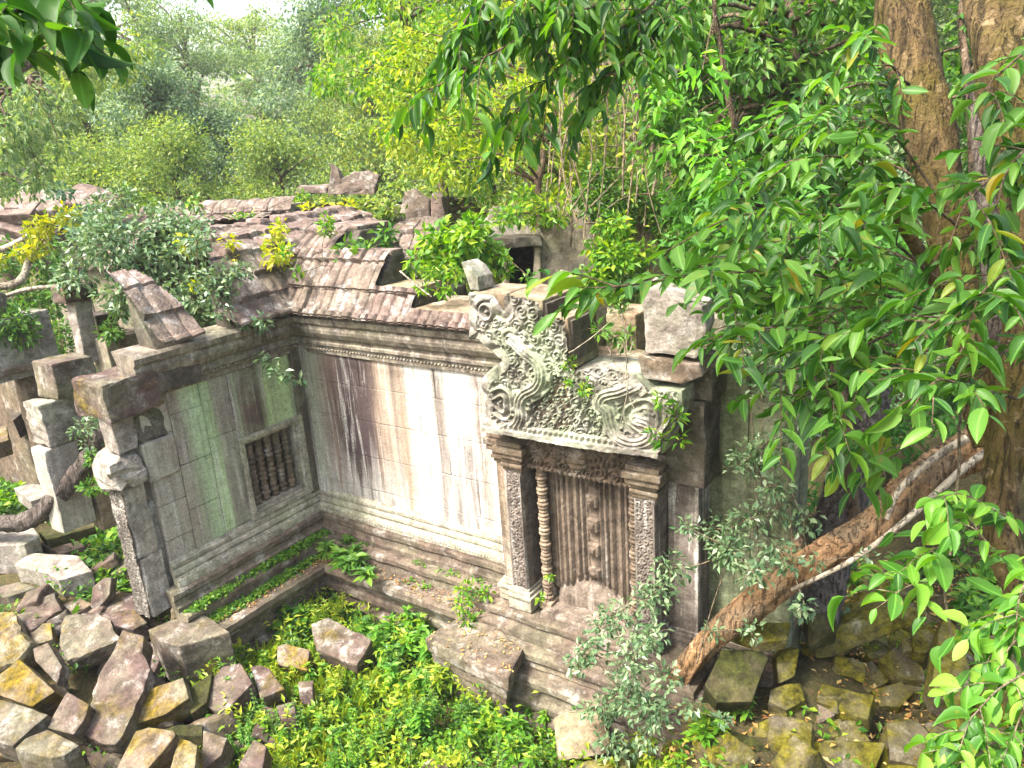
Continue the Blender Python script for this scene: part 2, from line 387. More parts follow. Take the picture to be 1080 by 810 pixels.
def tube_np(path, radii, seg=8, jit=0.0, seed=0, caps=True, ridges=0.0, nr=5):
    """swept round limb; returns V, quads"""
    P = np.array([list(p) for p in path], float); n = len(P)
    T = np.gradient(P, axis=0); T /= np.linalg.norm(T, axis=1)[:, None]+1e-9
    ref = np.array([0, 0, 1.0]) if abs(T[0, 2]) < .9 else np.array([1.0, 0, 0])
    V = []; N = np.cross(T[0], ref); N /= np.linalg.norm(N)
    rng = np.random.default_rng(seed)
    ph = rng.uniform(0, 6.28)
    for i in range(n):
        N = N-T[i]*(N@T[i]); N /= np.linalg.norm(N); B = np.cross(T[i], N)
        a = np.linspace(0, 2*np.pi, seg, endpoint=False)
        rr = radii[i]*(1+rng.uniform(-jit, jit, seg)+ridges*np.sin(a*nr+ph+i*.35))
        V.append(P[i]+np.outer(np.cos(a)*rr, N)+np.outer(np.sin(a)*rr, B))
    V = np.concatenate(V); Q = []
    for i in range(n-1):
        for j in range(seg):
            a = i*seg+j; b = i*seg+(j+1) % seg
            Q.append((a, b, b+seg, a+seg))
    Q = np.array(Q, int).reshape(-1, 4)
    if caps:
        V = np.vstack([V, P[0], P[-1]]); c0, c1 = len(V)-2, len(V)-1; e = (n-1)*seg
        Q = np.vstack([Q, [(c0, (j+1) % seg, j, j) for j in range(seg)]] + [[(c1, e+j, e+(j+1) % seg, e+(j+1) % seg) for j in range(seg)]])
    return V, Q
class MB:
    """collects swept limbs into one mesh"""
    def __init__(s): s.V = []; s.Q = []; s.n = 0
    def add(s, V, Q): s.V.append(V); s.Q.append(np.asarray(Q)+s.n); s.n += len(V)
    def tube(s, path, r0, r1=None, seg=6, **k):
        n = len(path); r = np.linspace(r0, r0 if r1 is None else r1, n) if np.isscalar(r0) else r0
        s.add(*tube_np(path, r, seg, caps=False, **k))
    def build(s, name, mat, parent=None, smooth=True, origin=None):
        return from_np(name, np.concatenate(s.V), np.concatenate(s.Q), mat, parent, smooth, None, origin)
def curve(pts, n=8, wob=0.0, seed=0):
    """smooth polyline through the points"""
    P = np.array([list(p) for p in pts], float)
    if len(P) == 2: P = np.vstack([P[0], (P[0]+P[1])/2, P[1]])
    k = len(P); E = np.vstack([2*P[0]-P[1], P, 2*P[-1]-P[-2]]); out = []
    for i in range(k-1):
        a, b, c, d = E[i], E[i+1], E[i+2], E[i+3]
        for t in np.linspace(0, 1, n, endpoint=False):
            out.append(.5*((2*b)+(-a+c)*t+(2*a-5*b+4*c-d)*t*t+(-a+3*b-3*c+d)*t**3))
    out.append(P[-1]); out = np.array(out)
    if wob:
        rng = np.random.default_rng(seed); w = rng.normal(0, 1, out.shape)
        for _ in range(3): w[1:-1] = (w[:-2]+w[1:-1]+w[2:])/3
        w[0] = 0; out = out+w*wob
    return out

# ------------------------------------------------------------------ leaves
TPL = {}
def _tpl(rows, wid, droop, fold):
    V = []; Fc = []
    for i, t in enumerate(rows):
        w = wid[i]/2; z = -droop*t*t
        V += [(t, -w, z+fold*w), (t, 0, z), (t, w, z+fold*w)]
    for i in range(len(rows)-1):
        a = 3*i; Fc += [(a, a+1, a+4, a+3), (a+1, a+2, a+5, a+4)]
    return np.array(V), np.array(Fc)
TPL['small'] = (np.array([(0, 0, 0), (.45, -.5, .10), (1, 0, -.06), (.45, .5, .10)]), np.array([(0, 1, 2), (0, 2, 3)]))
TPL['big'] = _tpl([0, .12, .3, .5, .7, .87, 1], [.03, .55, .92, 1, .84, .46, .02], .22, .30)
TPL['med'] = _tpl([0, .25, .6, 1], [.05, .85, .9, .02], .2, .25)
def unit(a): return a/(np.linalg.norm(a, axis=-1, keepdims=True)+1e-9)
def leaves(name, P, D, N, ln, wd, mat, tpl='small', parent=None, rnd=None, seed=0, origin=None):
    rng = np.random.default_rng(seed)
    P = np.asarray(P, float); n = len(P); D = unit(np.asarray(D, float))
    N = np.asarray(N, float); N = unit(N-D*np.sum(N*D, 1, keepdims=True)); S = np.cross(N, D)
    tv, tf = TPL[tpl]; k = len(tv)
    ln = np.broadcast_to(ln, n)[:, None, None]; wd = np.broadcast_to(wd, n)[:, None, None]
    cu = rng.uniform(.2, 1.9, (n, 1, 1)); bd = rng.normal(0, .10, (n, 1, 1)); tw_ = rng.normal(0, .35, (n, 1, 1)); wd = wd*rng.uniform(.75, 1.2, (n, 1, 1))
    t1, s1, h1 = tv[None, :, 0:1], tv[None, :, 1:2], tv[None, :, 2:3]
    V = P[:, None, :]+D[:, None, :]*t1*ln+S[:, None, :]*(s1*wd+bd*t1*t1*ln)+N[:, None, :]*(h1*ln*cu+s1*wd*tw_*t1)
    Fc = (tf[None]+(np.arange(n)*k)[:, None, None]).reshape(-1, tf.shape[1])
    if rnd is None: rnd = rng.uniform(0, 1, n)
    o = from_np(name, V.reshape(-1, 3), Fc, mat, parent, tpl != 'small', np.repeat(rnd, k), origin)
    if tpl != 'small':
        a = o.data.attributes.new('vein', 'FLOAT', 'POINT'); a.data.foreach_set('value', np.tile(np.abs(tv[:, 1])*2, n).astype(np.float32))
    return o
class LV:
    """collects leaves of one plant"""
    def __init__(s, seed=0): s.P = []; s.D = []; s.N = []; s.l = []; s.r = np.random.default_rng(seed)
    def add(s, P, D, N, l):
        P = np.atleast_2d(P); s.P.append(P); s.D.append(np.broadcast_to(D, P.shape)); s.N.append(np.broadcast_to(N, P.shape)); s.l.append(np.broadcast_to(l, len(P)))
    def build(s, name, mat, ratio=.45, tpl='small', parent=None, origin=None, seed=0, tone=None):
        P = np.concatenate(s.P); l = np.concatenate(s.l)
        return leaves(name, P, np.concatenate(s.D), np.concatenate(s.N), l, l*ratio, mat, tpl, parent, tone, seed, origin)
    def along(s, path, ln, step, start=.15, up=(0, 0, 1), side=.9, droop=.25, jit=.35, vary=.3, pair=False):
        """alternate leaves up a twig"""
        P = np.asarray(path, float); seg = np.linalg.norm(np.diff(P, axis=0), axis=1); cum = np.r_[0, np.cumsum(seg)]
        tot = cum[-1]; m = max(1, int(tot*(1-start)/step)); ts = tot*start+np.arange(m+1)*(tot*(1-start)/m)
        Q = np.stack([np.interp(ts, cum, P[:, i]) for i in range(3)], 1)
        T = unit(np.gradient(Q, axis=0)) if len(Q) > 1 else unit((P[-1]-P[0])[None])
        upv = np.array(up, float); S = unit(np.cross(T, upv))
        sg = np.where(np.arange(len(Q)) % 2 == 0, 1., -1.)[:, None]
        for sgn in ((1, -1) if pair else (1,)):
            D = T*.75+S*sg*sgn*side+np.array([0, 0, -droop])+s.r.normal(0, jit, Q.shape)
            Nn = upv+s.r.normal(0, jit*1.1, Q.shape)
            s.add(Q, D, Nn, ln*(1+s.r.uniform(-vary, vary, len(Q))))
    def cloud(s, c, rx, n, ln, vary=.35, up=.8, out=.8, droop=.3, shell=.5):
        """n leaves through an ellipsoid, most of them outside, facing up and out"""
        c = np.asarray(c, float); rx = np.asarray(rx, float)
        d = unit(s.r.normal(0, 1, (n, 3))); r = s.r.uniform(0, 1, n)**shell
        P = c+d*rx*r[:, None]
        D = d*out+s.r.normal(0, .6, (n, 3))+np.array([0, 0, -droop])
        Nn = np.array([0, 0, up])+d*.5+s.r.normal(0, .45, (n, 3))
        s.add(P, D, Nn, ln*(1+s.r.uniform(-vary, vary, n)))

def relief(name, fn, u0, u1, v0, v1, nu, nv, frame, mat, parent, keep=None, smooth=True, back=0.0):
    """carved face: heights fn(U, V) metres out of a plane; frame = (origin, eu, ev, en)"""
    o, eu, ev, en = (np.array(a, float) for a in frame)
    U, V = np.meshgrid(np.linspace(u0, u1, nu), np.linspace(v0, v1, nv))
    H = fn(U, V)
    P = o+U[..., None]*eu+V[..., None]*ev+H[..., None]*en
    idx = np.arange(nu*nv).reshape(nv, nu)
    a, b, c, d = idx[:-1, :-1], idx[:-1, 1:], idx[1:, 1:], idx[1:, :-1]
    Q = np.stack([a, b, c, d], -1)
    if keep is not None:
        K = keep(U, V); Q = Q[(K[:-1, :-1] & K[:-1, 1:] & K[1:, 1:] & K[1:, :-1])]
    return from_np(name, P.reshape(-1, 3), Q.reshape(-1, 4), mat, parent, smooth)
def inpoly(U, V, poly):
    r = np.zeros(U.shape, bool); n = len(poly); j = n-1
    for i in range(n):
        xi, yi = poly[i]; xj, yj = poly[j]
        m = ((yi > V) != (yj > V)) & (U < (xj-xi)*(V-yi)/((yj-yi) if yj != yi else 1e-9)+xi)
        r ^= m; j = i
    return r
def dist_poly(U, V, pts):
    """distance to a polyline and position along it"""
    best = np.full(U.shape, 9.0); s_at = np.zeros(U.shape); acc = 0
    for (a, b) in zip(pts[:-1], pts[1:]):
        a = np.array(a); b = np.array(b); d = b-a; L_ = np.hypot(*d)+1e-9
        t = np.clip(((U-a[0])*d[0]+(V-a[1])*d[1])/L_**2, 0, 1)
        q = np.hypot(U-a[0]-d[0]*t, V-a[1]-d[1]*t); m = q < best
        best = np.where(m, q, best); s_at = np.where(m, acc+t*L_, s_at); acc += L_
    return best, s_at
def swirls(U, V, cell, seed=0, arms=2.0, depth=.02):
    """scrollwork: every cell of an uneven lattice holds a spiral"""
    rng = np.random.default_rng(seed)
    u0, v0 = U.min(), V.min(); nu = int((U.max()-u0)/cell)+3; nv = int((V.max()-v0)/cell)+3
    pts = []
    for j in range(nv):
        for i in range(nu):
            pts.append((u0+(i-.5+(j % 2)*.5)*cell+rng.uniform(-.2, .2)*cell, v0+(j-.5)*cell*.9+rng.uniform(-.2, .2)*cell, rng.choice([-1, 1]), rng.uniform(0, 6.28)))
    d1 = np.full(U.shape, 9.0); d2 = np.full(U.shape, 9.0); ang = np.zeros(U.shape)
    for (x, y, s, p) in pts:
        d = np.hypot(U-x, V-y); a = s*np.arctan2(V-y, U-x)+p
        m = d < d1; d2 = np.where(m, d1, np.minimum(d2, d)); ang = np.where(m, a, ang); d1 = np.where(m, d, d1)
    edge = np.clip((d2-d1)/cell*4, 0, 1)
    sp = .5+.5*np.cos(ang+d1/cell*arms*2*np.pi*1.6)
    lf = .5+.5*np.cos(ang*5+d1/cell*9)
    return depth*(.25+.75*np.clip(sp*1.5-.25, 0, 1))*edge*(.75+.25*lf)
def smooth01(x): x = np.clip(x, 0, 1); return x*x*(3-2*x)
def npnoise(U, V, f, seed=0):
    out = np.zeros(U.shape); r = np.random.default_rng(seed)
    for k in range(5):
        a, b, c = r.uniform(-1, 1, 3); fr = f*(1+k*.7)
        out += np.sin(U*fr*(a+.3)*2+V*fr*b*2+c*9+np.sin(V*fr*.7+a*5)*1.3)/(1+k*.5)
    return out/3

# ------------------------------------------------------------------ ground
def gz(x, y):
    s = lambda a, b, t: smooth01((t-a)/(b-a))
    z = np.full(np.shape(x), -1.27)
    pile = s(-2.2, -3.6, y)*s(3.0, .9, x)                       # the heap of stones in front of the wing
    z = z+.22*pile
    z = z+.85*s(-.2, -2.6, x)*s(-1.0, -2.2, y)*(1-.4*pile)                            # higher soil round the ruined doorway
    z = z+1.3*s(-2.4, -4.5, x)*s(-1.0, 0.6, y)
    z = z+.9*s(7.6, 10.5, x)+.9*s(2.0, 7, y)*s(5, 7, x)+.75*s(6.3, 6.9, x)*s(8.6, 7.4, x)*s(-2.6, -1.2, y)*s(1.6, .4, y)+.3*s(7.0, 8.0, x)*s(-2, 1, y)
    z = z+2.4*s(3.2, 1.2, np.hypot(x-10.2, y+9.4))                # mound under the viewpoint
    z = z+.9*s(2, 14, np.hypot(x-2, y-3)-6)
    z = z+.05*npnoise(x, y, 1.7, 3)+.03*npnoise(x, y, 5.1, 4)
    return z
def gz1(x, y): return float(gz(np.array([[float(x)]]), np.array([[float(y)]]))[0, 0])
ax = np.concatenate([-np.geomspace(190, 15.5, 26), np.linspace(-15, 16, 188), np.geomspace(16.6, 190, 26)])
gx, gy = np.meshgrid(ax, ax)
tg = NT('leaf_strewn_soil'); gv = tg.obj()
gn = tg.noise(gv, 1.3, 6, .6); gf = tg.noise(gv, 17, 5, .7); gl = tg.vor(gv, 21)
gc = tg.mix(tg.ramp(gn, [(.38, 0), (.62, 1)]), (.03, .026, .013), (.07, .066, .022))
gc = tg.mix(tg.ramp(gf, [(.5, 0), (.62, .8)]), gc, (.13, .085, .04))
gc = tg.mix(tg.ramp(gl, [(.1, .7), (.22, 0)]), gc, (.15, .12, .045))
M['soil'] = tg.done(gc, .95, tg.bump(gf, .9, .06))
gi = np.arange(gx.size).reshape(gx.shape)
gq = np.stack([gi[:-1, :-1], gi[:-1, 1:], gi[1:, 1:], gi[1:, :-1]], -1).reshape(-1, 4)
ground = from_np('ground', np.stack([gx, gy, gz(gx, gy)], -1).reshape(-1, 3), gq, M['soil'], None, True)
tag(ground, 'leaf strewn forest soil under the temple ruins', 'ground', None, 'structure')

# ------------------------------------------------------------------ the temple gallery: wing with window, back wall, false door
T = thing('temple_gallery', 'sandstone temple gallery with carved false door, baluster window and stained inner corner', 'temple building')
def part(name, parent=T, label=None): 
    o = bpy.data.objects.new(name, None); return link(o, parent)
def wall_bm(rects, fixed, th, axis, seed=0, amp=.006, rnd=.014, bev=.012):
    bm = bmesh.new(); r = random.Random(seed)
    for i, (a0, a1, z0, z1) in enumerate(rects):
        o = fixed+r.uniform(-rnd, rnd*.3)
        if axis == 'x': box_into(bm, o-th, o, a0+.003, a1-.003, z0+.003, z1-.003, bev, .35, amp, i+seed*31)
        else: box_into(bm, a0+.0025, a1-.0025, o, o+th, z0+.0025, z1-.0025, bev, .35, amp, i+seed*31)
    return bm
WZ = 2.62
ra = []
for y0, y1, zs in ((-2.62, -2.22, (.1, .62, 1.12, 1.52, 2.05, WZ)), (-2.22, -1.74, (.1, .9, 1.55, 2.25, WZ)), (-1.74, -1.30, (.1, .36, 1.75, WZ)),
                   (-.20, 0.0, (.1, 1.5, WZ))): ra += [(y0, y1, a, b) for a, b in zip(zs[:-1], zs[1:])]
ra += [(-1.30, -.20, .1, .36), (-1.30, -.70, 1.58, WZ), (-.70, -.20, 1.58, WZ)]
from_bm('wall', wall_bm(ra, 0.0, .45, 'x', 1), M['wallA'], T)
rb = []
for z0, z1, xs in ((.1, .52, (.0, 1.3, 2.5, 4.1)), (.52, 1.06, (.0, .8, 2.1, 3.2, 4.1)), (1.06, 1.62, (.0, 1.5, 2.75, 4.1)), (1.62, 2.14, (.0, .95, 2.3, 3.5, 4.1)), (2.14, WZ, (.0, 1.2, 2.6, 4.1))):
    rb += [(a, b, z0, z1) for a, b in zip(xs[:-1], xs[1:])]
from_bm('wall', wall_bm(rb, 0.0, .5, 'y', 2, rnd=.006), M['wallB'], T)
rr = []
for z0, z1, xs in ((-.9, .2, (6.2, 6.9, 7.3)), (.2, 1.2, (6.2, 6.85, 7.3)), (1.2, 2.0, (6.2, 6.95, 7.3)), (2.0, 3.1, (6.2, 6.8, 7.3))):
    rr += [(a, b, z0, z1) for a, b in zip(xs[:-1], xs[1:])]
from_bm('wall', wall_bm(rr, .0, .5, 'y', 3), M['rightwall'], T)
# the inner side of the wing and the back of the gallery
bm = bmesh.new()
box_into(bm, -2.85, -2.4, -1.6, 4.2, -.9, 2.9, .03, .5, .02, 3)
box_into(bm, 0.6, 6.4, 2.2, 2.65, -.6, 2.95, .03, .5, .02, 4)
box_into(bm, -2.4, .0, 3.8, 4.2, -.6, 2.8, .03, .5, .02, 5)
box_into(bm, -2.4, 6.3, .45, 2.3, -.7, -.3, .03, .6, .02, 6)
from_bm('inner_wall', bm, M['back'], T)
# corner strips
bm = bmesh.new()
box_into(bm, -.02, .035, -.19, -.03, .28, WZ, .01, .3, .006, 3)
from_bm('corner_strip', bm, M['wallA'], T)
bm = bmesh.new()
box_into(bm, .03, .2, -.03, .02, .28, WZ, .01, .3, .006, 4)
from_bm('corner_strip', bm, M['wallB'], T)
# mouldings that run round the court
path = [(0, -2.64), (0, 0), (4.1, 0)]
sweep_profile([(0, .34), (.02, .30), (.05, .29), (.05, .25), (.035, .22), (.075, .20), (.085, .16), (.07, .12), (.13, .09), (.14, .04), (.14, -.02), (0, -.02)],
              path, M['basemould'], 'base_moulding', T, .006)
sweep_profile([(0, 2.56), (.03, 2.575), (.03, 2.64), (.055, 2.66), (.055, 2.70), (.09, 2.72), (.095, 2.76), (.07, 2.78), (.07, 2.81), (.12, 2.85), (.16, 2.92), (.17, 2.97), (.15, 3.02),
               (.19, 3.06), (.2, 3.13), (.15, 3.17), (-.3, 3.19)], path, M['cornice'], 'cornice', T, .007)
def beads(path, out, z, r, step, mat, name):
    bm = bmesh.new()
    for a, b in zip(path[:-1], path[1:]):
        a = Vector((*a, 0)); b = Vector((*b, 0)); d = (b-a); n_ = int(d.length/step); o = Vector((d.y, -d.x, 0)).normalized()*out
        for i in range(n_):
            p = a+d*((i+.5)/n_)+o
            m = bmesh.ops.create_icosphere(bm, subdivisions=1, radius=r, matrix=Matrix.Translation((p.x, p.y, z+random.Random(i).uniform(-.006, .006))))
    return from_bm(name, bm, mat, T, True)
beads([(0, -2.6), (0, -.1), (4.0, -.1)], .06, 2.685, .022, .058, M['cornice'], 'bead_moulding')
beads([(0, -2.6), (0, -.13), (4.0, -.13)], .10, .105, .017, .05, M['basemould'], 'bead_moulding')
# stepped plinth; the lower course is a broad shelf of slabs
pp = [(0, -2.78), (0, 0), (3.95, 0)]
sweep_profile([(0, 0), (.17, 0), (.2, -.03), (.2, -.10), (.17, -.13), (.19, -.2), (.23, -.22), (.23, -.30), (.1, -.30)], pp, M['plinth'], 'plinth_step', T, .016)
sweep_profile([(.1, -.285), (.36, -.29), (.4, -.31), (.4, -.37), (.36, -.40), (.38, -.50), (.2, -.5)], pp, M['plinth'], 'plinth_step', T, .018)
sweep_profile([(.2, -.50), (.70, -.50), (.75, -.52), (.755, -.6), (.72, -.66), (.62, -.67)], pp, M['plinth'], 'plinth_shelf', T, .02)
sweep_profile([(.66, -.62), (.66, -.73), (.60, -.75), (.60, -.85), (.64, -.87), (.64, -.96), (.56, -.98), (.56, -1.08), (.68, -1.12), (.68, -1.5)], pp, M['plinth'], 'plinth_foot', T, .018)
# porch plinth: mouldings stepped forward round the false door, with a slab run out in front
pq = [(3.85, 0.1), (3.85, -.62), (6.34, -.62), (6.34, 0.1), (7.2, 0.1)]
sweep_profile([(-.6, -.22), (.10, -.22), (.13, -.24), (.13, -.31), (.09, -.34), (.13, -.40), (.20, -.42), (.21, -.49), (.1, -.5)], pq, M['plinth'], 'plinth_step', T, .014)
sweep_profile([(.05, -.5), (.34, -.50), (.38, -.53), (.38, -.60), (.33, -.63), (.36, -.70), (.3, -.72)], pq, M['plinth'], 'plinth_step', T, .016)
sweep_profile([(.28, -.72), (.52, -.72), (.56, -.75), (.56, -.82), (.5, -.85), (.53, -.95), (.62, -.99), (.62, -1.07), (.56, -1.1), (.66, -1.2), (.66, -1.5)], pq, M['plinth'], 'plinth_step', T, .018)
S_ = [on(447, 673, 2, -.46), on(500, 640, 2, -.46), on(551, 684, 2, -.46), on(536, 717, 2, -.46)]
SB = part('door_platform')
block('slab', S_, .20, M['plinth'], parent=SB, bev=.03, amp=.02, cut=.12)
c_ = sum(S_, Vector())/4
block('foot', [c_+(p-c_)*.9-Vector((0, 0, .2)) for p in S_], .16, M['plinth'], parent=SB, bev=.03, amp=.02, cut=.14)
block('foot', [c_+(p-c_)*.8-Vector((0, 0, .35)) for p in S_], .75, M['plinth'], parent=SB, bev=.03, amp=.02, cut=.14)

# ------------------------------------------------------------------ window with turned balusters
W = part('window')
def frame_bm(x, y0, y1, z0, z1, w, dep, seed):
    bm = bmesh.new()
    for k, (a, b, c, d) in enumerate(((y0, y1, z0, z0+w), (y0, y1, z1-w, z1), (y0, y0+w, z0+w, z1-w), (y1-w, y1, z0+w, z1-w))):
        box_into(bm, x-dep, x, a+.001, b-.001, c+.001, d-.001, .008, .3, .004, seed+k)
    return bm
bm = frame_bm(.05, -1.305, -.165, .335, 1.60, .06, .2, 1)
for dx, i_ in ((.015, .06), (-.05, .10)):
    b2 = frame_bm(dx, -1.305+i_, -.165-i_, .335+i_, 1.60-i_, .04, .2, 7+i_)
    me = bpy.data.meshes.new('t'); b2.to_mesh(me); b2.free(); bm.from_mesh(me); bpy.data.meshes.remove(me)
from_bm('frame', bm, M['basemould'], W)
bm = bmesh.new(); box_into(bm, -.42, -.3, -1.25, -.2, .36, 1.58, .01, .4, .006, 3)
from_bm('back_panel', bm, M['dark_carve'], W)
def lathe_np(cx, cy, prof, seg=14, wob=.0):
    V = []; 
    for (z, r) in prof:
        a = np.linspace(0, 2*np.pi, seg, endpoint=False)
        V.append(np.stack([cx+np.cos(a)*r, cy+np.sin(a)*r, np.full(seg, z)], 1))
    V = np.concatenate(V); n = len(prof)
    Q = [(i*seg+j, i*seg+(j+1) % seg, (i+1)*seg+(j+1) % seg, (i+1)*seg+j) for i in range(n-1) for j in range(seg)]
    return V, np.array(Q)
def ringprof(z0, z1, r, rings, seed=0):
    P = []; rg = random.Random(seed)
    for i in range(rings):
        a = z0+(z1-z0)*i/rings; h = (z1-z0)/rings; big = 1+.16*math.sin(i*1.7)+rg.uniform(-.05, .05)
        P += [(a+.02*h, r*.72), (a+.2*h, r*big), (a+.5*h, r*big*1.05), (a+.8*h, r*big), (a+.98*h, r*.72)]
    return P
for i in range(5):
    V, Q = lathe_np(-.14, -1.06+i*.163, ringprof(.47, 1.48, .058, 13, i), 14)
    from_np('baluster', V, Q, M['dark_carve'] if i else M['door'], W, True)

# ------------------------------------------------------------------ false door
FD = part('false_door')
yF, yD = -.60, -.28
def doorh(U, V):          # nested ribbed panels, a middle post with bosses
    h = np.zeros(U.shape); u = U-5.12
    for s in (-1, 1):
        c = s*.285; du = np.abs(u-c)
        for k, (w, d) in enumerate(((.215, .05), (.185, -.03), (.15, .05), (.115, -.03), (.075, .055), (.035, .0))):
            top = 1.77-.03*k
            h = np.where((du < w) & (V < top) & (V > .02), d, h)
    h = np.where(np.abs(u) < .062, .04, h)
    for zc in (.38, .71, 1.03, 1.34, 1.6):
        m = np.maximum(np.abs(u), np.abs(V-zc))
        h = np.where(m < .072, .10+.03*smooth01((.05-m)/.03), h)
    h = np.where((np.abs(u) > .515), .05, h)
    h = np.where(V > 1.80, .06, h)
    er = smooth01((.28-V+.10*npnoise(U, V, 4, 2)+.10*np.cos(u*6))/.26)
    h = h*(1-er)+er*(-.03+.02*npnoise(U, V, 9, 5))
    return h+.004*npnoise(U, V, 31, 1)
relief('door_panel', doorh, 4.5, 5.76, -.05, 1.9, 190, 250, ((0, yD, 0), (1, 0, 0), (0, 0, 1), (0, -1, 0)), M['door'], FD)
relief('eroded_foot', lambda U, V: .02*npnoise(U, V, 5, 3)+.09*smooth01((.17+.10*np.cos((U-5.0)*5)+.05*npnoise(U, V, 7, 8)-V)/.22)-.035, 4.6, 5.74, -.2, .5, 80, 60,
       ((0, yD-.015, 0), (1, 0, 0), (0, 0, 1), (0, -1, 0)), M['doorfoot'], FD)
bm = bmesh.new(); box_into(bm, 4.35, 5.95, yD+.03, .0, -.3, 2.25, .01, .5, .004, 2)
from_bm('backing', bm, M['door'], FD)
bm = bmesh.new(); box_into(bm, 4.5, 5.8, -.66, -.2, -.34, -.14, .03, .2, .016, 2)
from_bm('threshold', bm, M['doorfoot'], FD)
for cx in (4.50, 5.70):
    V, Q = lathe_np(cx, -.43, ringprof(-.12, 1.72, .062, 38, int(cx*10)), 12)
    from_np('colonnette', V, Q, M['pilaster'] if cx < 5 else M['dark_carve'], FD, True)
    bm = bmesh.new(); box_into(bm, cx-.09, cx+.09, -.52, -.3, -.2, -.1, .012, .2, .006, 2); from_bm('colonnette_base', bm, M['pilaster'], FD)
def pilaster(x0, x1, y0, y1, z0, z1, mat, carved, name='pilaster', cap=True):
    P_ = part(name, FD)
    bm = bmesh.new(); box_into(bm, x0, x1, y0, y1, z0, z1, .012, .3, .006, x0)
    from_bm('shaft', bm, mat, P_)
    if carved:
        w = x1-x0
        relief('carved_face', lambda U, V: swirls(U, V, .085, 4, 1.5, .022)*(np.minimum(U-x0, x1-U) > .03)+.016*(np.minimum(U-x0, x1-U) < .028)+.002, x0+.004, x1-.004, z0+.30, z1-.02, 36, 190,
               ((0, y0, 0), (1, 0, 0), (0, 0, 1), (0, -1, 0)), mat, P_)
    bm = bmesh.new()
    for (zz, zh, o) in ((z0-.005, .16, .055), (z0+.16, .05, .075), (z0+.21, .05, .045), (z0+.26, .035, .02)):
        box_into(bm, x0-o, x1+o, y0-o, y1-.004, zz, zz+zh-.003, .012, .2, .006, zz)
    from_bm('pilaster_base', bm, M['basemould'] if x0 < 5 else mat, P_)
    if cap:
        bm = bmesh.new()
        for (zz, zh, o) in ((z1-.005, .05, .02), (z1+.048, .05, .045), (z1+.10, .06, .03), (z1+.163, .07, .075), (z1+.235, .08, .10), (z1+.318, .06, .07)):
            box_into(bm, x0-o, x1+o, y0-o, y1-.004, zz, zz+zh-.003, .014, .2, .008, zz)
        from_bm('capital', bm, M['dark_carve'], P_)
    return P_
pilaster(3.90, 4.10, -.50, .0, -.2, 1.68, M['pilaster'], False)
pilaster(4.115, 4.335, -.615, .0, -.2, 1.66, M['whitep'], True)
pilaster(5.79, 6.03, -.615, .0, -.2, 1.66, M['whitep'], True)
pilaster(6.05, 6.40, -.34, .0, -.3, 1.80, M['whitep'], False)
# lintel
LI = part('lintel', FD)
bm = bmesh.new(); box_into(bm, 4.345, 5.785, -.50, -.1, 1.70, 2.13, .015, .4, .006, 2); from_bm('beam', bm, M['dark_carve'], LI)
def linth(U, V):
    h = swirls(U, V, .17, 11, 2.2, .06)
    c = (U-5.06)/.72; garl = np.abs(V-(1.93-.08*np.cos(c*np.pi*1.0)))
    h = np.maximum(h, .07*smooth01((.05-garl)/.03)*(.7+.3*np.cos(U*90)))
    m = np.hypot((U-5.06)/.12, (V-1.94)/.17); h = np.where(m < 1, .05+.05*np.sqrt(np.clip(1-m*m, 0, 1))+.012*np.sin(V*90), h)
    b = np.minimum(V-1.70, 2.13-V); h = np.where(b < .035, .05+.012*np.cos(U*100), h)
    return h+.004*npnoise(U, V, 23, 2)
relief('carved_face', linth, 4.35, 5.78, 1.705, 2.125, 240, 80, ((0, -.50, 0), (1, 0, 0), (0, 0, 1), (0, -1, 0)), M['dark_carve'], LI)

# ------------------------------------------------------------------ pediment over the false door
PD = part('pediment', FD)
yP = -.74
z5 = Z3(480, 260, 3.6)
def uv(zx, zy, y=yP): p = on(*z5(zx, zy), 1, y); return (p.x, p.z)
out_ = [uv(*p) for p in ((118, 690), (108, 640), (122, 600), (105, 530), (112, 490), (150, 455), (185, 430), (100, 355), (62, 350), (58, 170), (150, 185), (195, 240), (200, 175), (330, 205), (330, 258), (425, 270),
                         (430, 340), (438, 440), (470, 470), (560, 450), (690, 480), (740, 540), (850, 545), (862, 590), (800, 690), (780, 795))]
bandL = [uv(*p) for p in ((225, 345), (275, 395), (325, 440), (338, 490), (318, 530), (275, 555), (258, 590), (262, 640), (235, 682), (180, 692), (135, 660), (118, 610), (135, 560))]
bandR = [uv(*p) for p in ((700, 520), (640, 545), (580, 560), (565, 590), (590, 615), (600, 660), (625, 715), (690, 745), (750, 720), (745, 670), (700, 650))]
foliL = uv(180, 590); foliR = uv(720, 640); centre = uv(430, 600)
base0, base1 = uv(118, 694), uv(780, 797)
bandL = [tuple(p) for p in curve([(a, b, 0) for a, b in bandL], 5)[:, :2]]; bandR = [tuple(p) for p in curve([(a, b, 0) for a, b in bandR], 5)[:, :2]]
tymp = [uv(*p) for p in ((345, 470), (345, 520), (300, 570), (275, 600), (275, 660), (255, 690), (600, 740), (595, 670), (560, 600), (570, 560), (440, 500))]
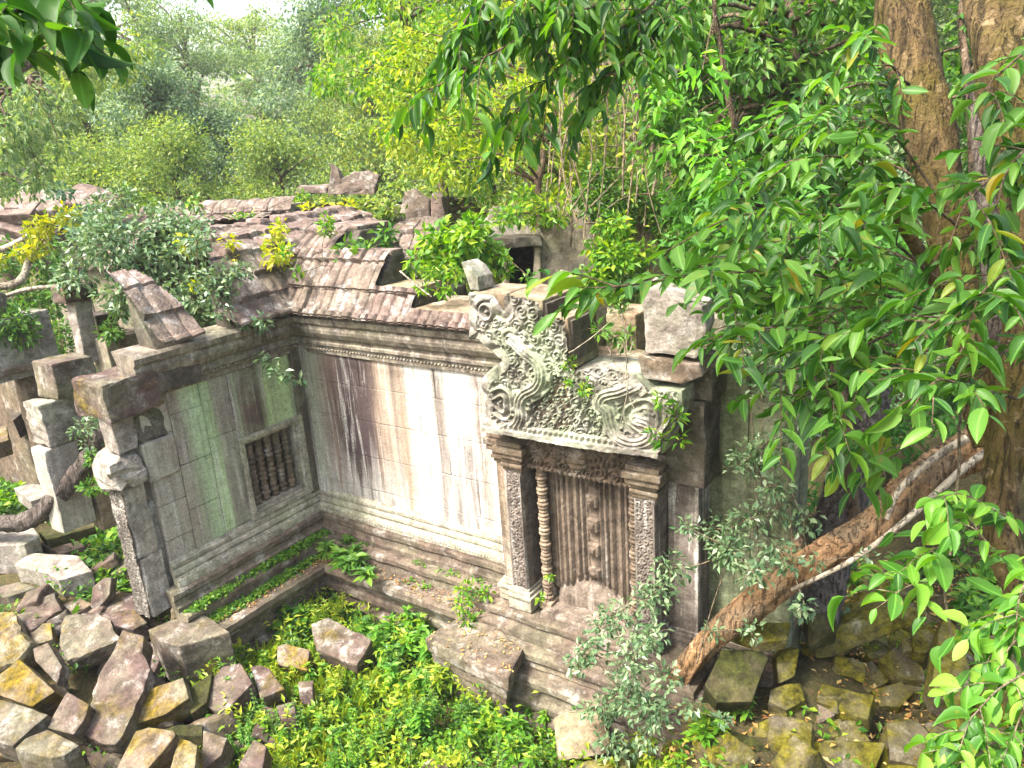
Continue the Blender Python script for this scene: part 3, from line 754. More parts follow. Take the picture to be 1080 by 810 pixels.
def pedh(U, V):
    h = swirls(U, V, .15, 21, 2.2, .045)+.03
    it = inpoly(U, V, tymp)
    h = np.where(it, swirls(U, V, .12, 5, 2.0, .12)-.08, h)
    for b, f in ((bandL, foliL), (bandR, foliR)):
        d, s = dist_poly(U, V, b)
        fan = np.hypot(U-f[0], V-f[1])
        a = np.arctan2(V-f[1], U-f[0])
        h = np.where((fan < .24) & ~it, .05+.035*np.cos(fan*70+np.cos(a*3)*1.2), h)
        roll = .075*np.sqrt(np.clip(1-(d/.085)**2, 0, 1))+.014*np.cos(d*150)*(d < .085)
        h = np.maximum(h, np.where(d < .085, .035+roll, -1))
        h = np.where((d > .085) & (d < .125), np.maximum(h, .055+.03*np.cos(s*46)), h)
    # the flame leaves standing along the outer edge
    d0, s0 = dist_poly(U, V, out_[:12]); h = np.where((d0 < .13) & ~it, .03+.05*np.abs(np.sin(s0*13+d0*9))*smooth01(d0/.03), h)
    # block at upper left with an eye-like boss
    e = np.hypot(U-uv(128, 245)[0], V-uv(128, 245)[1]); h = np.where(e < .13, .05+.03*np.cos(e*75), h)
    # plain ledge below
    t = (U-base0[0])/(base1[0]-base0[0]); lv = base0[1]+(base1[1]-base0[1])*t
    dl = V-lv
    h = np.where(dl < .075, .13, h); h = np.where((dl > .075) & (dl < .125) & (t > .13) & (t < .8), .09+.02*np.cos(U*95), h)
    # right half is worn smooth
    wr = smooth01((U-uv(620, 600)[0])/.25)*.35+smooth01((V-uv(560, 520)[1])/.1)*smooth01((U-uv(470, 560)[0])/.2)*.6
    h = h*(1-wr)+wr*(.05+.03*npnoise(U, V, 5, 3))
    return h+.012*npnoise(U, V, 4, 6)+.006*npnoise(U, V, 21, 7)
def keepP(U, V): return inpoly(U+.012*npnoise(U, V, 13, 1), V+.012*npnoise(U, V, 13, 2), out_)
us = [p[0] for p in out_]; vs_ = [p[1] for p in out_]
relief('carved_face', pedh, min(us), max(us), min(vs_), max(vs_), 380, 300, ((0, yP, 0), (1, 0, 0), (0, 0, 1), (0, -1, 0)), M['carve'], PD, keepP)
def pblock(poly, dep, mat, y=yP+.02, name='stone', amp=.012):
    P_ = [Vector((u_, y, w_)) for (u_, w_) in poly]
    return block(name, P_, dep, mat, parent=PD, bev=.02, amp=amp, cut=.2, down=(0, 1, 0), taper=0)
pblock([uv(118, 692), uv(112, 490), uv(185, 430), uv(300, 430), uv(345, 520), uv(262, 640), uv(240, 700)], .66, M['carve'])
pblock([uv(240, 700), uv(262, 640), uv(345, 520), uv(440, 480), uv(440, 718)], .62, M['dark_carve'])
pblock([uv(440, 718), uv(440, 472), uv(690, 482), uv(740, 545), uv(858, 550), uv(862, 600), uv(780, 792)], .62, M['carve'])
pblock([uv(60, 348), uv(60, 172), uv(192, 180), uv(196, 368)], .55, M['topstone'])
pblock([uv(185, 430), uv(200, 250), uv(200, 178), uv(330, 206), uv(332, 262), uv(330, 440)], .62, M['topstone'])
pblock([uv(300, 432), uv(330, 262), uv(424, 272), uv(438, 440), uv(438, 475), uv(345, 500)], .62, M['topstone'])
# dark weathered ends of those stones
for (a, b, dep) in ((uv(334, 215), uv(334, 268), .55), (uv(428, 280), uv(440, 440), .58)):
    bm = bmesh.new(); box_into(bm, a[0]-.03, a[0]+.022, yP+.05, yP+dep, b[1]-.0, a[1]-.012, .01, .15, .012, 5)
    from_bm('broken_end', bm, M['broken'], PD)
# horn-like stone at the upper left
h0 = [uv(15, 60), uv(52, 165), uv(88, 170), uv(80, 118), uv(50, 82)]
block('finial', [Vector((a, yP+.02, b)) for a, b in h0], .30, M['carve'], parent=PD, bev=.015, amp=.014, cut=.1, down=(0, 1, 0))
# sunken top behind the low middle of the pediment
bm = bmesh.new(); box_into(bm, 4.75, 6.25, yP+.45, .42, 2.62, 2.98, .03, .25, .03, 9); from_bm('sunken_top', bm, M['topstone'], PD)
bm = bmesh.new(); box_into(bm, 3.9, 6.4, -.18, .5, 2.2, 2.9, .02, .3, .015, 8); from_bm('core', bm, M['back'], PD)
bm = bmesh.new(); box_into(bm, 4.0, 4.85, .1, .7, 2.9, 3.5, .03, .25, .02, 8); box_into(bm, 4.95, 5.35, .42, 1.0, 2.75, 3.38, .03, .2, .02, 12); from_bm('stone', bm, M['topstone'], PD)
# big stone left standing on the right shoulder
rt = [on(x, y, 1, -.62) for x, y in ((678, 300), (742, 322), (746, 350), (733, 379), (678, 371))]
block('shoulder_stone', rt, .42, M['pale'], parent=PD, bev=.03, amp=.03, cut=.12, down=(-.15, 1, .03))
rt = [on(x, y, 1, -.66) for x, y in ((672, 374), (738, 385), (742, 398), (720, 405), (675, 400))]
block('shoulder_ledge', rt, .6, M['dark_carve'], parent=PD, bev=.02, amp=.02, cut=.14, down=(0, 1, 0))
bm = bmesh.new(); box_into(bm, 6.05, 6.5, -.45, .1, 1.82, 2.75, .03, .2, .03, 3); box_into(bm, 6.0, 6.55, -.4, .2, 2.75, 3.1, .03, .2, .03, 4)
from_bm('return', bm, M['broken'], PD)

# ------------------------------------------------------------------ tiled stone roofs
def shell(name, prof, a0, a1, frame, mat, parent, rib=.165, course=.42, keep=None, seed=0, na=None, amp=.03, nv=64, lift_=1.0):
    """ribbed vault face. prof [(out, z)] from eave to ridge; frame: (origin, along, outward)"""
    o, ea, eo = (np.array(v, float) for v in frame)
    P = np.array(prof, float); sg = np.r_[0, np.cumsum(np.hypot(*np.diff(P, axis=0).T))]
    def fn(A, S):
        out = np.interp(S, sg, P[:, 0]); z = np.interp(S, sg, P[:, 1])
        d = 1e-3; to = np.interp(S+d, sg, P[:, 0])-np.interp(S-d, sg, P[:, 0]); tz = np.interp(S+d, sg, P[:, 1])-np.interp(S-d, sg, P[:, 1])
        l = np.hypot(to, tz)+1e-9; no, nz_ = tz/l, -to/l
        ci = np.floor(S/course); r = np.random.default_rng(seed); sh = r.uniform(-.05, .05, 40); lift = r.uniform(-.034, .03, (40, 400)); tilt = r.normal(0, .02, (40, 400))
        ph = A/rib+sh[ci.astype(int) % 40]; ri = np.floor(ph)
        rb = np.abs(np.sin(np.pi*ph))
        h = .03*np.clip(rb*(1.9 if rib < .2 else 4.5), 0, 1)**.8+.012*rb+.055*(1-(S/course-ci))+lift[ci.astype(int) % 40, ri.astype(int) % 400]*.9*lift_+tilt[ci.astype(int) % 40, ri.astype(int) % 400]*lift_*(ph-ri-.5)
        h = h-.035*(np.abs(S/course-ci-.0) < .04)
        h = h+.05*(S < .10)*(rb**.6)                                  # rounded ends along the eave
        h = h+amp*npnoise(A, S, 2.1, seed)+.008*npnoise(A, S, 17, seed+1)
        return out, z, no, nz_, h
    na = na or int(abs(a1-a0)/.022); A, S = np.meshgrid(np.linspace(a0, a1, na), np.linspace(0, sg[-1], nv))
    out, z, no, nzv, h = fn(A, S)
    pos = o+A[..., None]*ea+(out+no*h)[..., None]*eo+(z+nzv*h)[..., None]*np.array([0, 0, 1.])
    idx = np.arange(A.size).reshape(A.shape)
    Q = np.stack([idx[:-1, :-1], idx[:-1, 1:], idx[1:, 1:], idx[1:, :-1]], -1)
    if keep is not None:
        K = keep(A, S/sg[-1]); Q = Q[K[:-1, :-1] & K[:-1, 1:] & K[1:, 1:] & K[1:, :-1]]
    return from_np(name, pos.reshape(-1, 3), Q.reshape(-1, 4), mat, parent, False)
profA = [(.22, 3.16), (.10, 3.36), (-.05, 3.62), (-.25, 3.86), (-.5, 4.08), (-.8, 4.25), (-1.15, 4.36), (-1.4, 4.4)]
RF = part('roof')
# wing: runs along Y; its far end passes behind the back wall, its near end is broken away
def keepA(A, S):
    e = -1.25+.30*np.floor(S*5)/5*2.2+.10*npnoise(A, S*2, 5, 3)
    return (A > e)
shell('tiles', profA, -1.6, 2.6, ((0, 0, 0), (0, 1, 0), (1, 0, 0)), M['roof'], RF, keep=keepA, seed=3, rib=.235, course=.36, lift_=.9)
shell('tiles', [(2.8+a, z) for a, z in ((.22, 3.16), (.10, 3.36), (-.05, 3.62), (-.25, 3.86), (-.5, 4.08), (-.8, 4.25), (-1.15, 4.36), (-1.4, 4.4))], -2.6, 1.0,
      ((0, 0, 0), (0, -1, 0), (-1, 0, 0)), M['roof'], RF, seed=6, na=100, nv=40)
# body of the vault behind the tiles
def vault(a0, a1, prof, frame, mat, name, seed):
    o, ea, eo = (Vector(v) for v in frame); bm = bmesh.new()
    P_ = [o+ea*a0+eo*(p-.05)+Vector((0, 0, z-.05)) for p, z in prof]
    P_ += [o+ea*a0+eo*(prof[-1][0])+Vector((0, 0, 3.1)), o+ea*a0+eo*(prof[0][0]-.1)+Vector((0, 0, 3.08))]
    prism_into(bm, P_, abs(a1-a0), .015, .3, .02, seed, down=ea*(1 if a1 > a0 else -1))
    return from_bm(name, bm, mat, RF)
vault(-.15, 2.6, profA, ((0, 0, 0), (0, 1, 0), (1, 0, 0)), M['broken'], 'vault_core', 1)
vault(-1.15, -.16, profA[:4], ((0, 0, 0), (0, 1, 0), (1, 0, 0)), M['broken'], 'vault_core', 2)
# the eave piece left standing at the broken end
shell('tiles', profA[:5], -2.42, -1.72, ((0, 0, .02), (0, 1, 0), (1, 0, 0)), M['roof'], RF, keep=lambda A, S: (A > -2.30-.12*S) & (A < -1.62-.38*S+.0*A), seed=8, nv=48, rib=.235, lift_=1.4)
vault(-2.3, -1.80, profA[:4], ((0, 0, .02), (0, 1, 0), (1, 0, 0)), M['broken'], 'vault_core', 4)
# back wall: stepped remains of the vault, one course less at every step
profB = [(.22, 3.16), (.10, 3.36), (-.03, 3.60), (-.17, 3.82), (-.36, 4.02)]
fB = ((0, 0, 0), (1, 0, 0), (0, -1, 0))
sB = np.r_[0, np.cumsum(np.hypot(*np.diff(np.array(profB), axis=0).T))]
def stepB(x0, x1, n, k):
    shell('tiles', profB[:n], x0, x1, fB, M['roof'], RF, seed=20+k, nv=16*n, amp=.012)
    o = fB
    P_ = [(x1-.01, -(p-.02), z-.03) for p, z in profB[:n]]+[(x1-.01, .62, profB[n-1][1]-.05), (x1-.01, .55, 3.12), (x1-.01, .0, 3.12)]
    bm = bmesh.new(); prism_into(bm, P_, x1-x0+(.0 if k else .2), .02, .2, .016, k+3, down=(-1, 0, 0))
    from_bm('vault_stone', bm, M['broken'], RF)
    bm = bmesh.new(); t = profB[n-1]
    box_into(bm, x0+.02, x1-.03, -t[0]+.0, .6, t[1]-.06, t[1]+.02, .015, .16, .014, k)
    from_bm('littered_top', bm, M['roof' if n > 3 else 'topstone'], RF)
stepB(.05, 1.78, 5, 0); stepB(1.78, 2.46, 3, 1); stepB(2.46, 3.86, 2, 2)
# a higher piece of the vault still standing in the valley behind the corner
xa, xb = on(314, 262, 1, .5).x, on(377, 262, 1, .5).x; za, zb = on(345, 272, 1, .4).z, on(345, 241, 1, .75).z
pc = [(-.34, za), (-.5, za+(zb-za)*.5), (-.78, zb)]
shell('tiles', pc, xa, xb-.35, fB, M['roof'], RF, seed=41, nv=30, amp=.012)
P_ = [(xb-.1*k, -(p-.03), z-.03) for k, (p, z) in enumerate(pc)]+[(xb-.3, 1.5, zb-.03), (xb, 1.5, 3.2), (xb, .4, 3.2)]
bm = bmesh.new(); prism_into(bm, P_, xb-xa, .025, .2, .02, 3, down=(-1, 0, 0)); from_bm('vault_stone', bm, M['broken'], RF)
bm = bmesh.new(); box_into(bm, xa+.1, xb-.25, .8, 1.5, zb-.04, zb+.03, .02, .2, .02, 9); from_bm('littered_top', bm, M['roof'], RF)

# ------------------------------------------------------------------ broken south end of the wing
E_ = part('broken_doorway')
def pil(name, y0, y1, x0, x1, z0, z1, mat, seed, amp=.03, bev=.03, lean=(0, 0), parent=E_):
    bm = bmesh.new(); box_into(bm, x0, x1, y0, y1, z0, z1, bev, .12, amp, seed)
    for v in bm.verts: k = v.co.z-z0; v.co.x += lean[0]*k; v.co.y += lean[1]*k
    return from_bm(name, bm, mat, parent)
relief('carved_face', lambda U, V: swirls(U, V, .075, 3, 1.6, .016)+.02*npnoise(U, V, 6, 2), -.35, -.03, -.3, 1.5, 50, 220, ((0, -3.025, 0), (1, 0, 0), (0, 0, 1), (0, -1, 0)), M['jamb'], E_)
pil('door_jamb', -3.0, -2.70, -.36, -.02, -.32, .55, M['jamb'], 1, .022)
relief('carved_face', lambda U, V: swirls(U, V, .075, 3, 1.6, .016)+.02*npnoise(U, V, 6, 2), -.35, -.03, -.3, 1.5, 50, 220, ((0, -3.025, 0), (1, 0, 0), (0, 0, 1), (0, -1, 0)), M['jamb'], E_)
pil('door_jamb', -3.02, -2.72, -.36, -.02, .56, 1.52, M['jamb'], 2, .03)
pil('jamb_stone', -2.70, -2.50, -.55, -.10, -.2, 1.2, M['jamb'], 3, .02)
pil('quoin', -2.68, -2.24, -.5, .045, 1.50, 2.02, M['wallA'], 9, .015, .02)
pil('capital', -3.12, -2.72, -.42, .10, 1.54, 1.98, M['jamb'], 5, .10, .09)
pil('white_stone', -2.98, -2.70, -.3, .02, 1.99, 2.44, M['pale'], 6, .025, .03)
pil('rough_stone', -2.70, -2.3, -.5, .0, 2.02, 2.6, M['broken'], 7, .04, .04)
pil('cap_stone', -3.06, -2.36, -.62, .16, 2.46, 2.92, M['block'], 8, .05, .05)
pil('cap_stone', -2.40, -1.72, -.5, .13, 2.60, 3.12, M['broken'], 11, .05, .05)
# opposite jamb of the doorway, on the far side of the wing
J = part('far_jamb')
def jp(name, px, py0, py1, x, z_off, hw, dp, mat, seed, amp=.03, lean=(0, 0)):
    a = on(px, py0, 0, x); b = on(px, py1, 0, x)
    bm = bmesh.new(); box_into(bm, x-dp, x, a.y-hw, a.y+hw, b.z, a.z, .03, .14, amp, seed)
    for v in bm.verts: k = v.co.z-a.z; v.co.x += lean[0]*k; v.co.y += lean[1]*k
    return from_bm(name, bm, mat, J)
jp('jamb', 64, 470, 566, -2.3, 0, .24, .4, M['wallA'], 1, .02)
jp('jamb', 98, 470, 566, -2.3, 0, .13, .3, M['pilaster'], 2, .012)
jp('jamb_stone', 62, 422, 470, -2.25, 0, .27, .5, M['pale'], 3, .05)
jp('jamb_stone', 95, 425, 470, -2.3, 0, .18, .45, M['wallA'], 4, .03)
jp('cap_stone', 76, 380, 420, -2.1, 0, .29, .6, M['block'], 5, .04)
jp('pillar', 86, 312, 386, -2.7, 0, .13, .24, M['pale'], 6, .03, (0, .05))
jp('pillar_cap', 84, 300, 318, -2.65, 0, .24, .4, M['block'], 7, .03)
jp('pillar', 112, 330, 386, -2.9, 0, .17, .3, M['broken'], 8, .04)

# ------------------------------------------------------------------ ruined pavilion beyond, at the left edge
p0 = on(10, 395, 0, -5.2)
RP = thing('ruined_pavilion', 'ruined stone pavilion with carved lintel and door frame behind the broken pillars', 'ruin', (p0.x, p0.y, -.6))
def bx(name, x0, x1, y0, y1, z0, z1, mat, parent, seed=1, amp=.02, bev=.02, cut=.2):
    bm = bmesh.new(); box_into(bm, x0, x1, y0, y1, z0, z1, bev, cut, amp, seed); return from_bm(name, bm, mat, parent)
a = on(0, 358, 0, -5.2); b = on(66, 388, 0, -5.2); c = on(30, 420, 0, -5.2)
bx('lintel', -5.7, -5.2, a.y-1.2, b.y, b.z, a.z+.32, M['carve'], RP, 1)
bx('lintel_moulding', -5.72, -5.12, a.y-1.2, b.y+.05, b.z+.12, b.z+.24, M['dark_carve'], RP, 2)
bx('door_frame', -5.65, -5.25, b.y-.32, b.y-.02, -.5, b.z-.01, M['pilaster'], RP, 3)
bx('door_frame', -5.75, -5.35, b.y-.62, b.y-.35, -.5, b.z-.01, M['dark_carve'], RP, 4)
bx('door_frame', -5.65, -5.25, b.y-2.0, b.y-1.6, -.5, b.z-.01, M['dark_carve'], RP, 8)
bx('wall', -8.2, -5.75, b.y-.4, b.y, -.6, b.z+.3, M['dark_carve'], RP, 5)
bx('roof_stone', -6.2, -5.3, a.y-1.0, b.y-.55, a.z+.33, a.z+.75, M['broken'], RP, 6, .05, .06)
bx('roof_stone', -6.6, -5.6, a.y-1.1, b.y-.75, a.z+.76, a.z+1.15, M['block'], RP, 7, .06, .08)

# ------------------------------------------------------------------ far gallery with ribbed roof behind the wing
q0 = on(180, 217, 2, 4.35); q1 = on(317, 210, 2, 4.35)
FG = thing('far_gallery', 'long far gallery with ribbed stone roof and broken gable, behind the wing roof', 'temple building', ((q0.x+q1.x)/2, (q0.y+q1.y)/2, 0))
fy = (q0.y+q1.y)/2
ang = math.atan2(q1.y-q0.y, q1.x-q0.x); ea = (math.cos(ang), math.sin(ang), 0); eo = (math.sin(ang), -math.cos(ang), 0)
ln_ = (q1-q0).length
shell('roof_tiles', [(1.7, 3.0), (1.5, 3.35), (1.2, 3.7), (.8, 3.98), (.4, 4.12)], -5.5, ln_+1.0, (q0*1.0-Vector((0, 0, q0.z)), ea, eo), M['roof'], FG, rib=.26, seed=51, na=300, nv=44, keep=lambda A, S: A < ln_+.3-.5*np.abs(np.sin(S*9)))
shell('roof_tiles', [(1.7, 3.0), (1.2, 3.7), (.4, 4.12)], -8, 1, (q0*1.0-Vector((0, 0, q0.z)), [-v for v in ea], [-v for v in eo]), M['roof'], FG, rib=.26, seed=52, na=100, nv=24)
shell('roof_ridge', [(.42, 4.06), (.36, 4.24), (.2, 4.34), (.0, 4.36)], -4.8, ln_, (q0*1.0-Vector((0, 0, q0.z)), ea, eo), M['roof'], FG, rib=.22, course=.8, seed=53, na=300, nv=24, keep=lambda A, S: A > .5*np.floor(S*2)-.6)
bm = bmesh.new()
for k in range(6):
    c = q0.lerp(q1, (k+.5)/6)-Vector((0, 0, .55)); rbox_into(bm, c, (ln_/6-.02, .9, .9), (0, 0, ang), .03, .4, .03, k)
for k in range(9):
    c = q0.lerp(q1, (k-4)/6)-Vector((0, 0, 2.6)); rbox_into(bm, c, (ln_/6-.02, 3.2, 3.4), (0, 0, ang), .03, .6, .03, k)
from_bm('wall', bm, M['back'], FG)
for (pts, z, dpt, nm) in (([(345, 205), (349, 180), (346, 172), (356, 178), (360, 188), (372, 182), (388, 180), (400, 184), (396, 205)], 4.35, .35, 'gable_finial'),
                          ([(308, 205), (345, 203), (345, 196), (312, 197)], 4.4, .8, 'ridge_stone'),
                          ([(420, 250), (455, 247), (452, 212), (436, 200), (424, 205)], 4.1, .8, 'roof_stone'), ([(388, 246), (420, 250), (424, 220), (396, 215)], 4.1, .8, 'roof_stone'),
                          ([(455, 262), (470, 262), (468, 205), (455, 205)], 4.1, .6, 'roof_stone')):
    d0 = 17.2 if z > 4.3 else 15.0
    block(nm, [at(x, y, d0) for x, y in pts], dpt, M['roof'], parent=FG, bev=.03, amp=.05, cut=.18, down=FW*Vector((1, 1, 0)) if False else Vector((FW[0], FW[1], 0)))
shell('roof_tiles', [(.9, 3.55), (.6, 3.9), (.2, 4.05)], 0, 1.5, (at(398, 247, 15)-Vector((0, 0, at(398, 247, 15).z)), ea, eo), M['roof'], FG, rib=.26, seed=55, nv=30)
# pale roof slabs at the far left
lr = bmesh.new()
for k, (px, py, w) in enumerate(((15, 222, 1.6), (45, 216, 1.5), (75, 222, 1.4), (100, 214, 1.3), (30, 240, 1.6))):
    rbox_into(lr, at(px, py, 19), (w, .8, .3), (.5, .1*k, ang+.1), .04, .25, .05, k)
from_bm('roof_slab', lr, M['roof'], FG)

# ------------------------------------------------------------------ ruin with a dark doorway behind the broken roof
d_ = 13.5
b0 = at(560, 300, d_)
BR = thing('ruined_shrine', 'grey ruined shrine with a dark open doorway, half hidden behind the broken roof', 'ruin', (b0.x, b0.y, 1.4))
def slab(name, pts, d, dep, mat, seed=1, amp=.03, cut=.2):
    return block(name, [at(x, y, d) for x, y in pts], dep, mat, parent=BR, bev=.025, amp=amp, cut=cut, down=Vector((FW[0]*.9, FW[1], 0)))
slab('wall', [(569, 330), (570, 222), (600, 216), (628, 222), (632, 330)], 13.0, 1.6, M['back'], 1)
slab('wall', [(500, 330), (502, 252), (530, 254), (529, 330)], 13.5, 1.2, M['mossdark'], 2)
slab('door_jamb', [(562, 330), (563, 258), (570, 258), (571, 330)], 12.9, .3, M['back'], 3)
slab('door_jamb', [(529, 330), (530, 260), (537, 260), (537, 330)], 13.3, .4, M['dark_carve'], 4)
slab('lintel', [(520, 262), (516, 252), (560, 250), (572, 249), (572, 260)], 12.8, .8, M['broken'], 5)
slab('cornice', [(508, 254), (506, 236), (570, 230), (572, 250)], 13.2, 1.2, M['jamb'], 6)
slab('cornice', [(512, 236), (516, 222), (560, 218), (568, 231)], 13.5, 1.0, M['back'], 7)
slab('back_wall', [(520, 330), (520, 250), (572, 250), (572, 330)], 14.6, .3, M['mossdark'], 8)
slab('loose_stone', [(586, 304), (592, 288), (606, 292), (604, 306)], 11.6, .4, M['pale'], 9)

# ------------------------------------------------------------------ fallen stones
z6, z7, z8, z3, z9 = Z3(0, 540), Z3(300, 540), Z3(600, 540), Z3(0, 380), Z3(760, 570, 3.375)
def st(label, zf, pts, z, th, mat='block', sl=0.0, bev=.014, amp=.012, group='fallen temple blocks', name='fallen_block'):
    px = [zf(*p) for p in pts]; yc = sum(p[1] for p in px)/len(px)
    return block(name, [on(x, y, 2, z+sl*(y-yc)/100) for x, y in px], th, M[mat], label, 'stone block', group, bev=bev, amp=amp, cut=.075)
st('broad pale flat-topped slab, highest on the left rubble heap beside the broken doorway', z6, [(42, 168), (100, 128), (245, 138), (292, 186), (185, 216), (150, 195)], -.22, .33, 'pale', -.2)
st('grey block cut off by the left picture edge under the dark log', z6, [(-60, 60), (0, 40), (98, 42), (126, 78), (78, 104), (-60, 110)], -.02, .5, 'pale')
st('narrow dark slab lying behind the broad pale slab', z6, [(120, 62), (200, 30), (294, 20), (302, 46), (215, 70), (150, 88)], -.12, .16, 'mossdark')
st('thin brown slab tucked under the narrow dark slab', z6, [(128, 98), (150, 84), (228, 84), (272, 108), (188, 132)], -.28, .16)
st('dark rounded stone beside the ivy at the foot of the doorway', z6, [(232, 132), (285, 128), (368, 152), (310, 184), (250, 176)], -.38, .25, 'mossdark')
st('flat grey slab at the left picture edge below the broad pale slab', z6, [(-40, 245), (58, 220), (118, 236), (28, 268), (-40, 275)], -.42, .14, 'block')
st('small yellow-mossed stone below the broad pale slab', z6, [(88, 268), (128, 250), (158, 288), (122, 322), (92, 306)], -.45, .2, 'yellow', -.5)
st('low mossy stone between the pale slab and the upright splinter', z6, [(196, 292), (258, 272), (292, 290), (242, 322)], -.52, .2, 'yellow')
st('thin upright stone splinter leaning on the rubble', z6, [(292, 238), (330, 206), (352, 208), (345, 262), (300, 322), (285, 300)], -.36, .16, 'block', -1.1)
st('reddish flat block below the door jamb of the wing', z6, [(346, 258), (380, 250), (458, 264), (442, 334), (318, 316)], -.56, .22, 'block', -.2)
st('squat reddish stone in front of the flat block at the jamb', z6, [(318, 322), (372, 312), (424, 308), (466, 348), (420, 374), (332, 348)], -.58, .28, 'block', -.2)
st('rounded red-brown boulder with small drill holes', z6, [(190, 335), (215, 318), (300, 312), (346, 342), (372, 398), (350, 422), (212, 472), (190, 420)], -.42, .34, 'block', -.55, .05, .05)
st('large crisp block with a dark vertical end face, touching the plinth shelf', z6, [(466, 372), (540, 342), (642, 316), (728, 380), (566, 424), (500, 405)], -.40, .66, 'block', -.1, .02, .015)
st('long tapering slab sloping down towards the viewer, biggest in the heap', z6, [(392, 372), (458, 390), (448, 445), (479, 496), (392, 705), (362, 738), (236, 702), (288, 600), (284, 575), (322, 492)], -.40, .33, 'block', -.42, .03, .03)
st('yellow-lichened boulder at the left picture edge', z6, [(-50, 330), (0, 318), (42, 322), (98, 400), (62, 468), (0, 500), (-50, 500)], -.38, .4, 'yellow', -.5, .06, .06)
st('square brown block with olive moss at the left edge under the lichened boulder', z6, [(-10, 520), (60, 466), (172, 568), (102, 614), (0, 582)], -.42, .4, 'yellow', -.6)
st('slim grey wedge standing between the boulder and the drilled stone', z6, [(104, 432), (150, 414), (196, 488), (180, 546), (112, 472)], -.48, .22, 'block', -.7)
st('small bright yellow-mossed stone left of the drilled boulder', z6, [(88, 372), (120, 352), (164, 350), (166, 402), (110, 420)], -.50, .25, 'yellow', -.4)
st('brown block lying at the left edge near the lower corner', z6, [(-40, 592), (0, 592), (152, 640), (96, 690), (40, 742), (-40, 720)], -.36, .4, 'block', -.35)
st('small tilted cube between the long slab and the left-edge block', z6, [(148, 682), (176, 630), (212, 568), (282, 610), (262, 660), (230, 704)], -.40, .3, 'block', -.5)
st('grey block with a scored top in the lower left corner', z6, [(45, 752), (80, 718), (150, 690), (252, 736), (205, 768), (160, 776)], -.30, .42, 'block', -.1)
st('wedge-shaped red block right of the long slab', z6, [(438, 570), (520, 545), (580, 524), (596, 590), (522, 642), (425, 672)], -.56, .32, 'yellow', -.5)
st('green-stained stone between the wedge block and the crisp block', z6, [(588, 562), (672, 510), (652, 602), (602, 642)], -.66, .3, 'mossdark', -.4)
st('broad tilted brown stone below the crisp block', z6, [(632, 604), (668, 530), (702, 488), (762, 478), (800, 542), (704, 644)], -.66, .32, 'block', -.5)
st('pinkish squared stone right of the tilted brown one, at the weeds', z6, [(790, 492), (820, 484), (852, 494), (902, 562), (826, 592)], -.74, .45, 'block', -.4)
st('pitted block with a toothed broken end at the bottom edge', z6, [(428, 692), (470, 680), (550, 692), (556, 706), (455, 830), (362, 830)], -.40, .4, 'yellow', -.45)
st('bright yellow weathered stone at the bottom edge', z6, [(565, 716), (600, 722), (626, 738), (612, 830), (536, 830)], -.52, .3, 'yellow', -.4)
st('brown stone half sunk beside the bluish weed', z6, [(640, 690), (720, 716), (700, 770), (640, 815)], -.66, .3, 'block', -.4)
st('thin flat stone bridging the wedge block and the weeds', z6, [(516, 686), (560, 672), (642, 672), (640, 712), (544, 704)], -.7, .15, 'mossdark')
st('orange-mossed stone block standing in weeds near the shelf', z6, [(876, 426), (905, 416), (980, 436), (972, 502), (878, 484)], -.84, .36, 'yellow', -.6)
st('large pitted brown block with a bright moss patch, leaning by the grass', z7, [(80, 352), (135, 330), (276, 402), (228, 486), (100, 436)], -.76, .45, 'block', -.45, .035, .025)
st('small brown stone under the orange-mossed block', z6, [(872, 612), (930, 598), (938, 650), (888, 654)], -.85, .25, 'block')
st('brown stone poking from weeds at the bottom edge', z6, [(752, 800), (802, 720), (842, 742), (826, 830), (760, 830)], -.66, .3, 'block', -.4)
st('little reddish stone beside the leaning pitted block', z6, [(944, 536), (992, 530), (988, 572), (946, 562)], -.8, .2, 'block')
st('smooth tan rounded block at the bottom edge below the false door', z7, [(846, 650), (900, 632), (965, 620), (1002, 642), (1032, 742), (1020, 768), (866, 790)], -.78, .36, 'topstone', -.75, .05, .03)
st('flat olive stone underneath the smooth tan block', z7, [(896, 812), (960, 786), (1090, 768), (1100, 850), (900, 850)], -1.0, .25, 'mossy')
st('brown stone top showing through bright weeds at the bottom edge', z7, [(428, 790), (480, 770), (524, 800), (500, 840), (440, 840)], -1.0, .3, 'block')
st('small dark stone at the bottom edge left of the tan block', z7, [(718, 802), (780, 784), (822, 812), (800, 850), (720, 850)], -1.0, .3, 'block')
# mossy fall on the right
G2 = 'mossy fallen stones under the tree'
ms = lambda l, pts, z, th, mat='mossy', sl=-.3, **k: st(l, z8, pts, z, th, mat, sl, group=G2, **k)
ms('big leaf-littered block with a black hollow beside it, under the fallen trunk', [(430, 545), (482, 432), (612, 440), (632, 462), (580, 602), (470, 602)], .0, .85, 'mossdark', -.5)
ms('thin mossy ledge stone directly under the fallen trunk', [(498, 372), (560, 348), (704, 352), (690, 402), (600, 412)], .30, .16)
ms('upright olive stone right of the black hollow', [(658, 462), (690, 436), (732, 430), (716, 520), (665, 546)], -.1, .3, 'mossy', -.8)
ms('olive cube below the upright stone', [(640, 562), (690, 542), (732, 540), (748, 592), (692, 626), (634, 600)], -.3, .4)
ms('leaning olive slab with a pale broken face at the centre of the mossy fall', [(558, 692), (620, 655), (692, 624), (694, 690), (580, 736)], -.45, .35)
ms('yellow-topped wedge stone next to the leaning olive slab', [(718, 652), (760, 615), (802, 598), (842, 642), (806, 662), (738, 684)], -.5, .35, 'yellow')
ms('small rounded mossy stone in front of the wedge stone', [(786, 682), (815, 662), (860, 654), (882, 690), (860, 712), (792, 712)], -.6, .3)
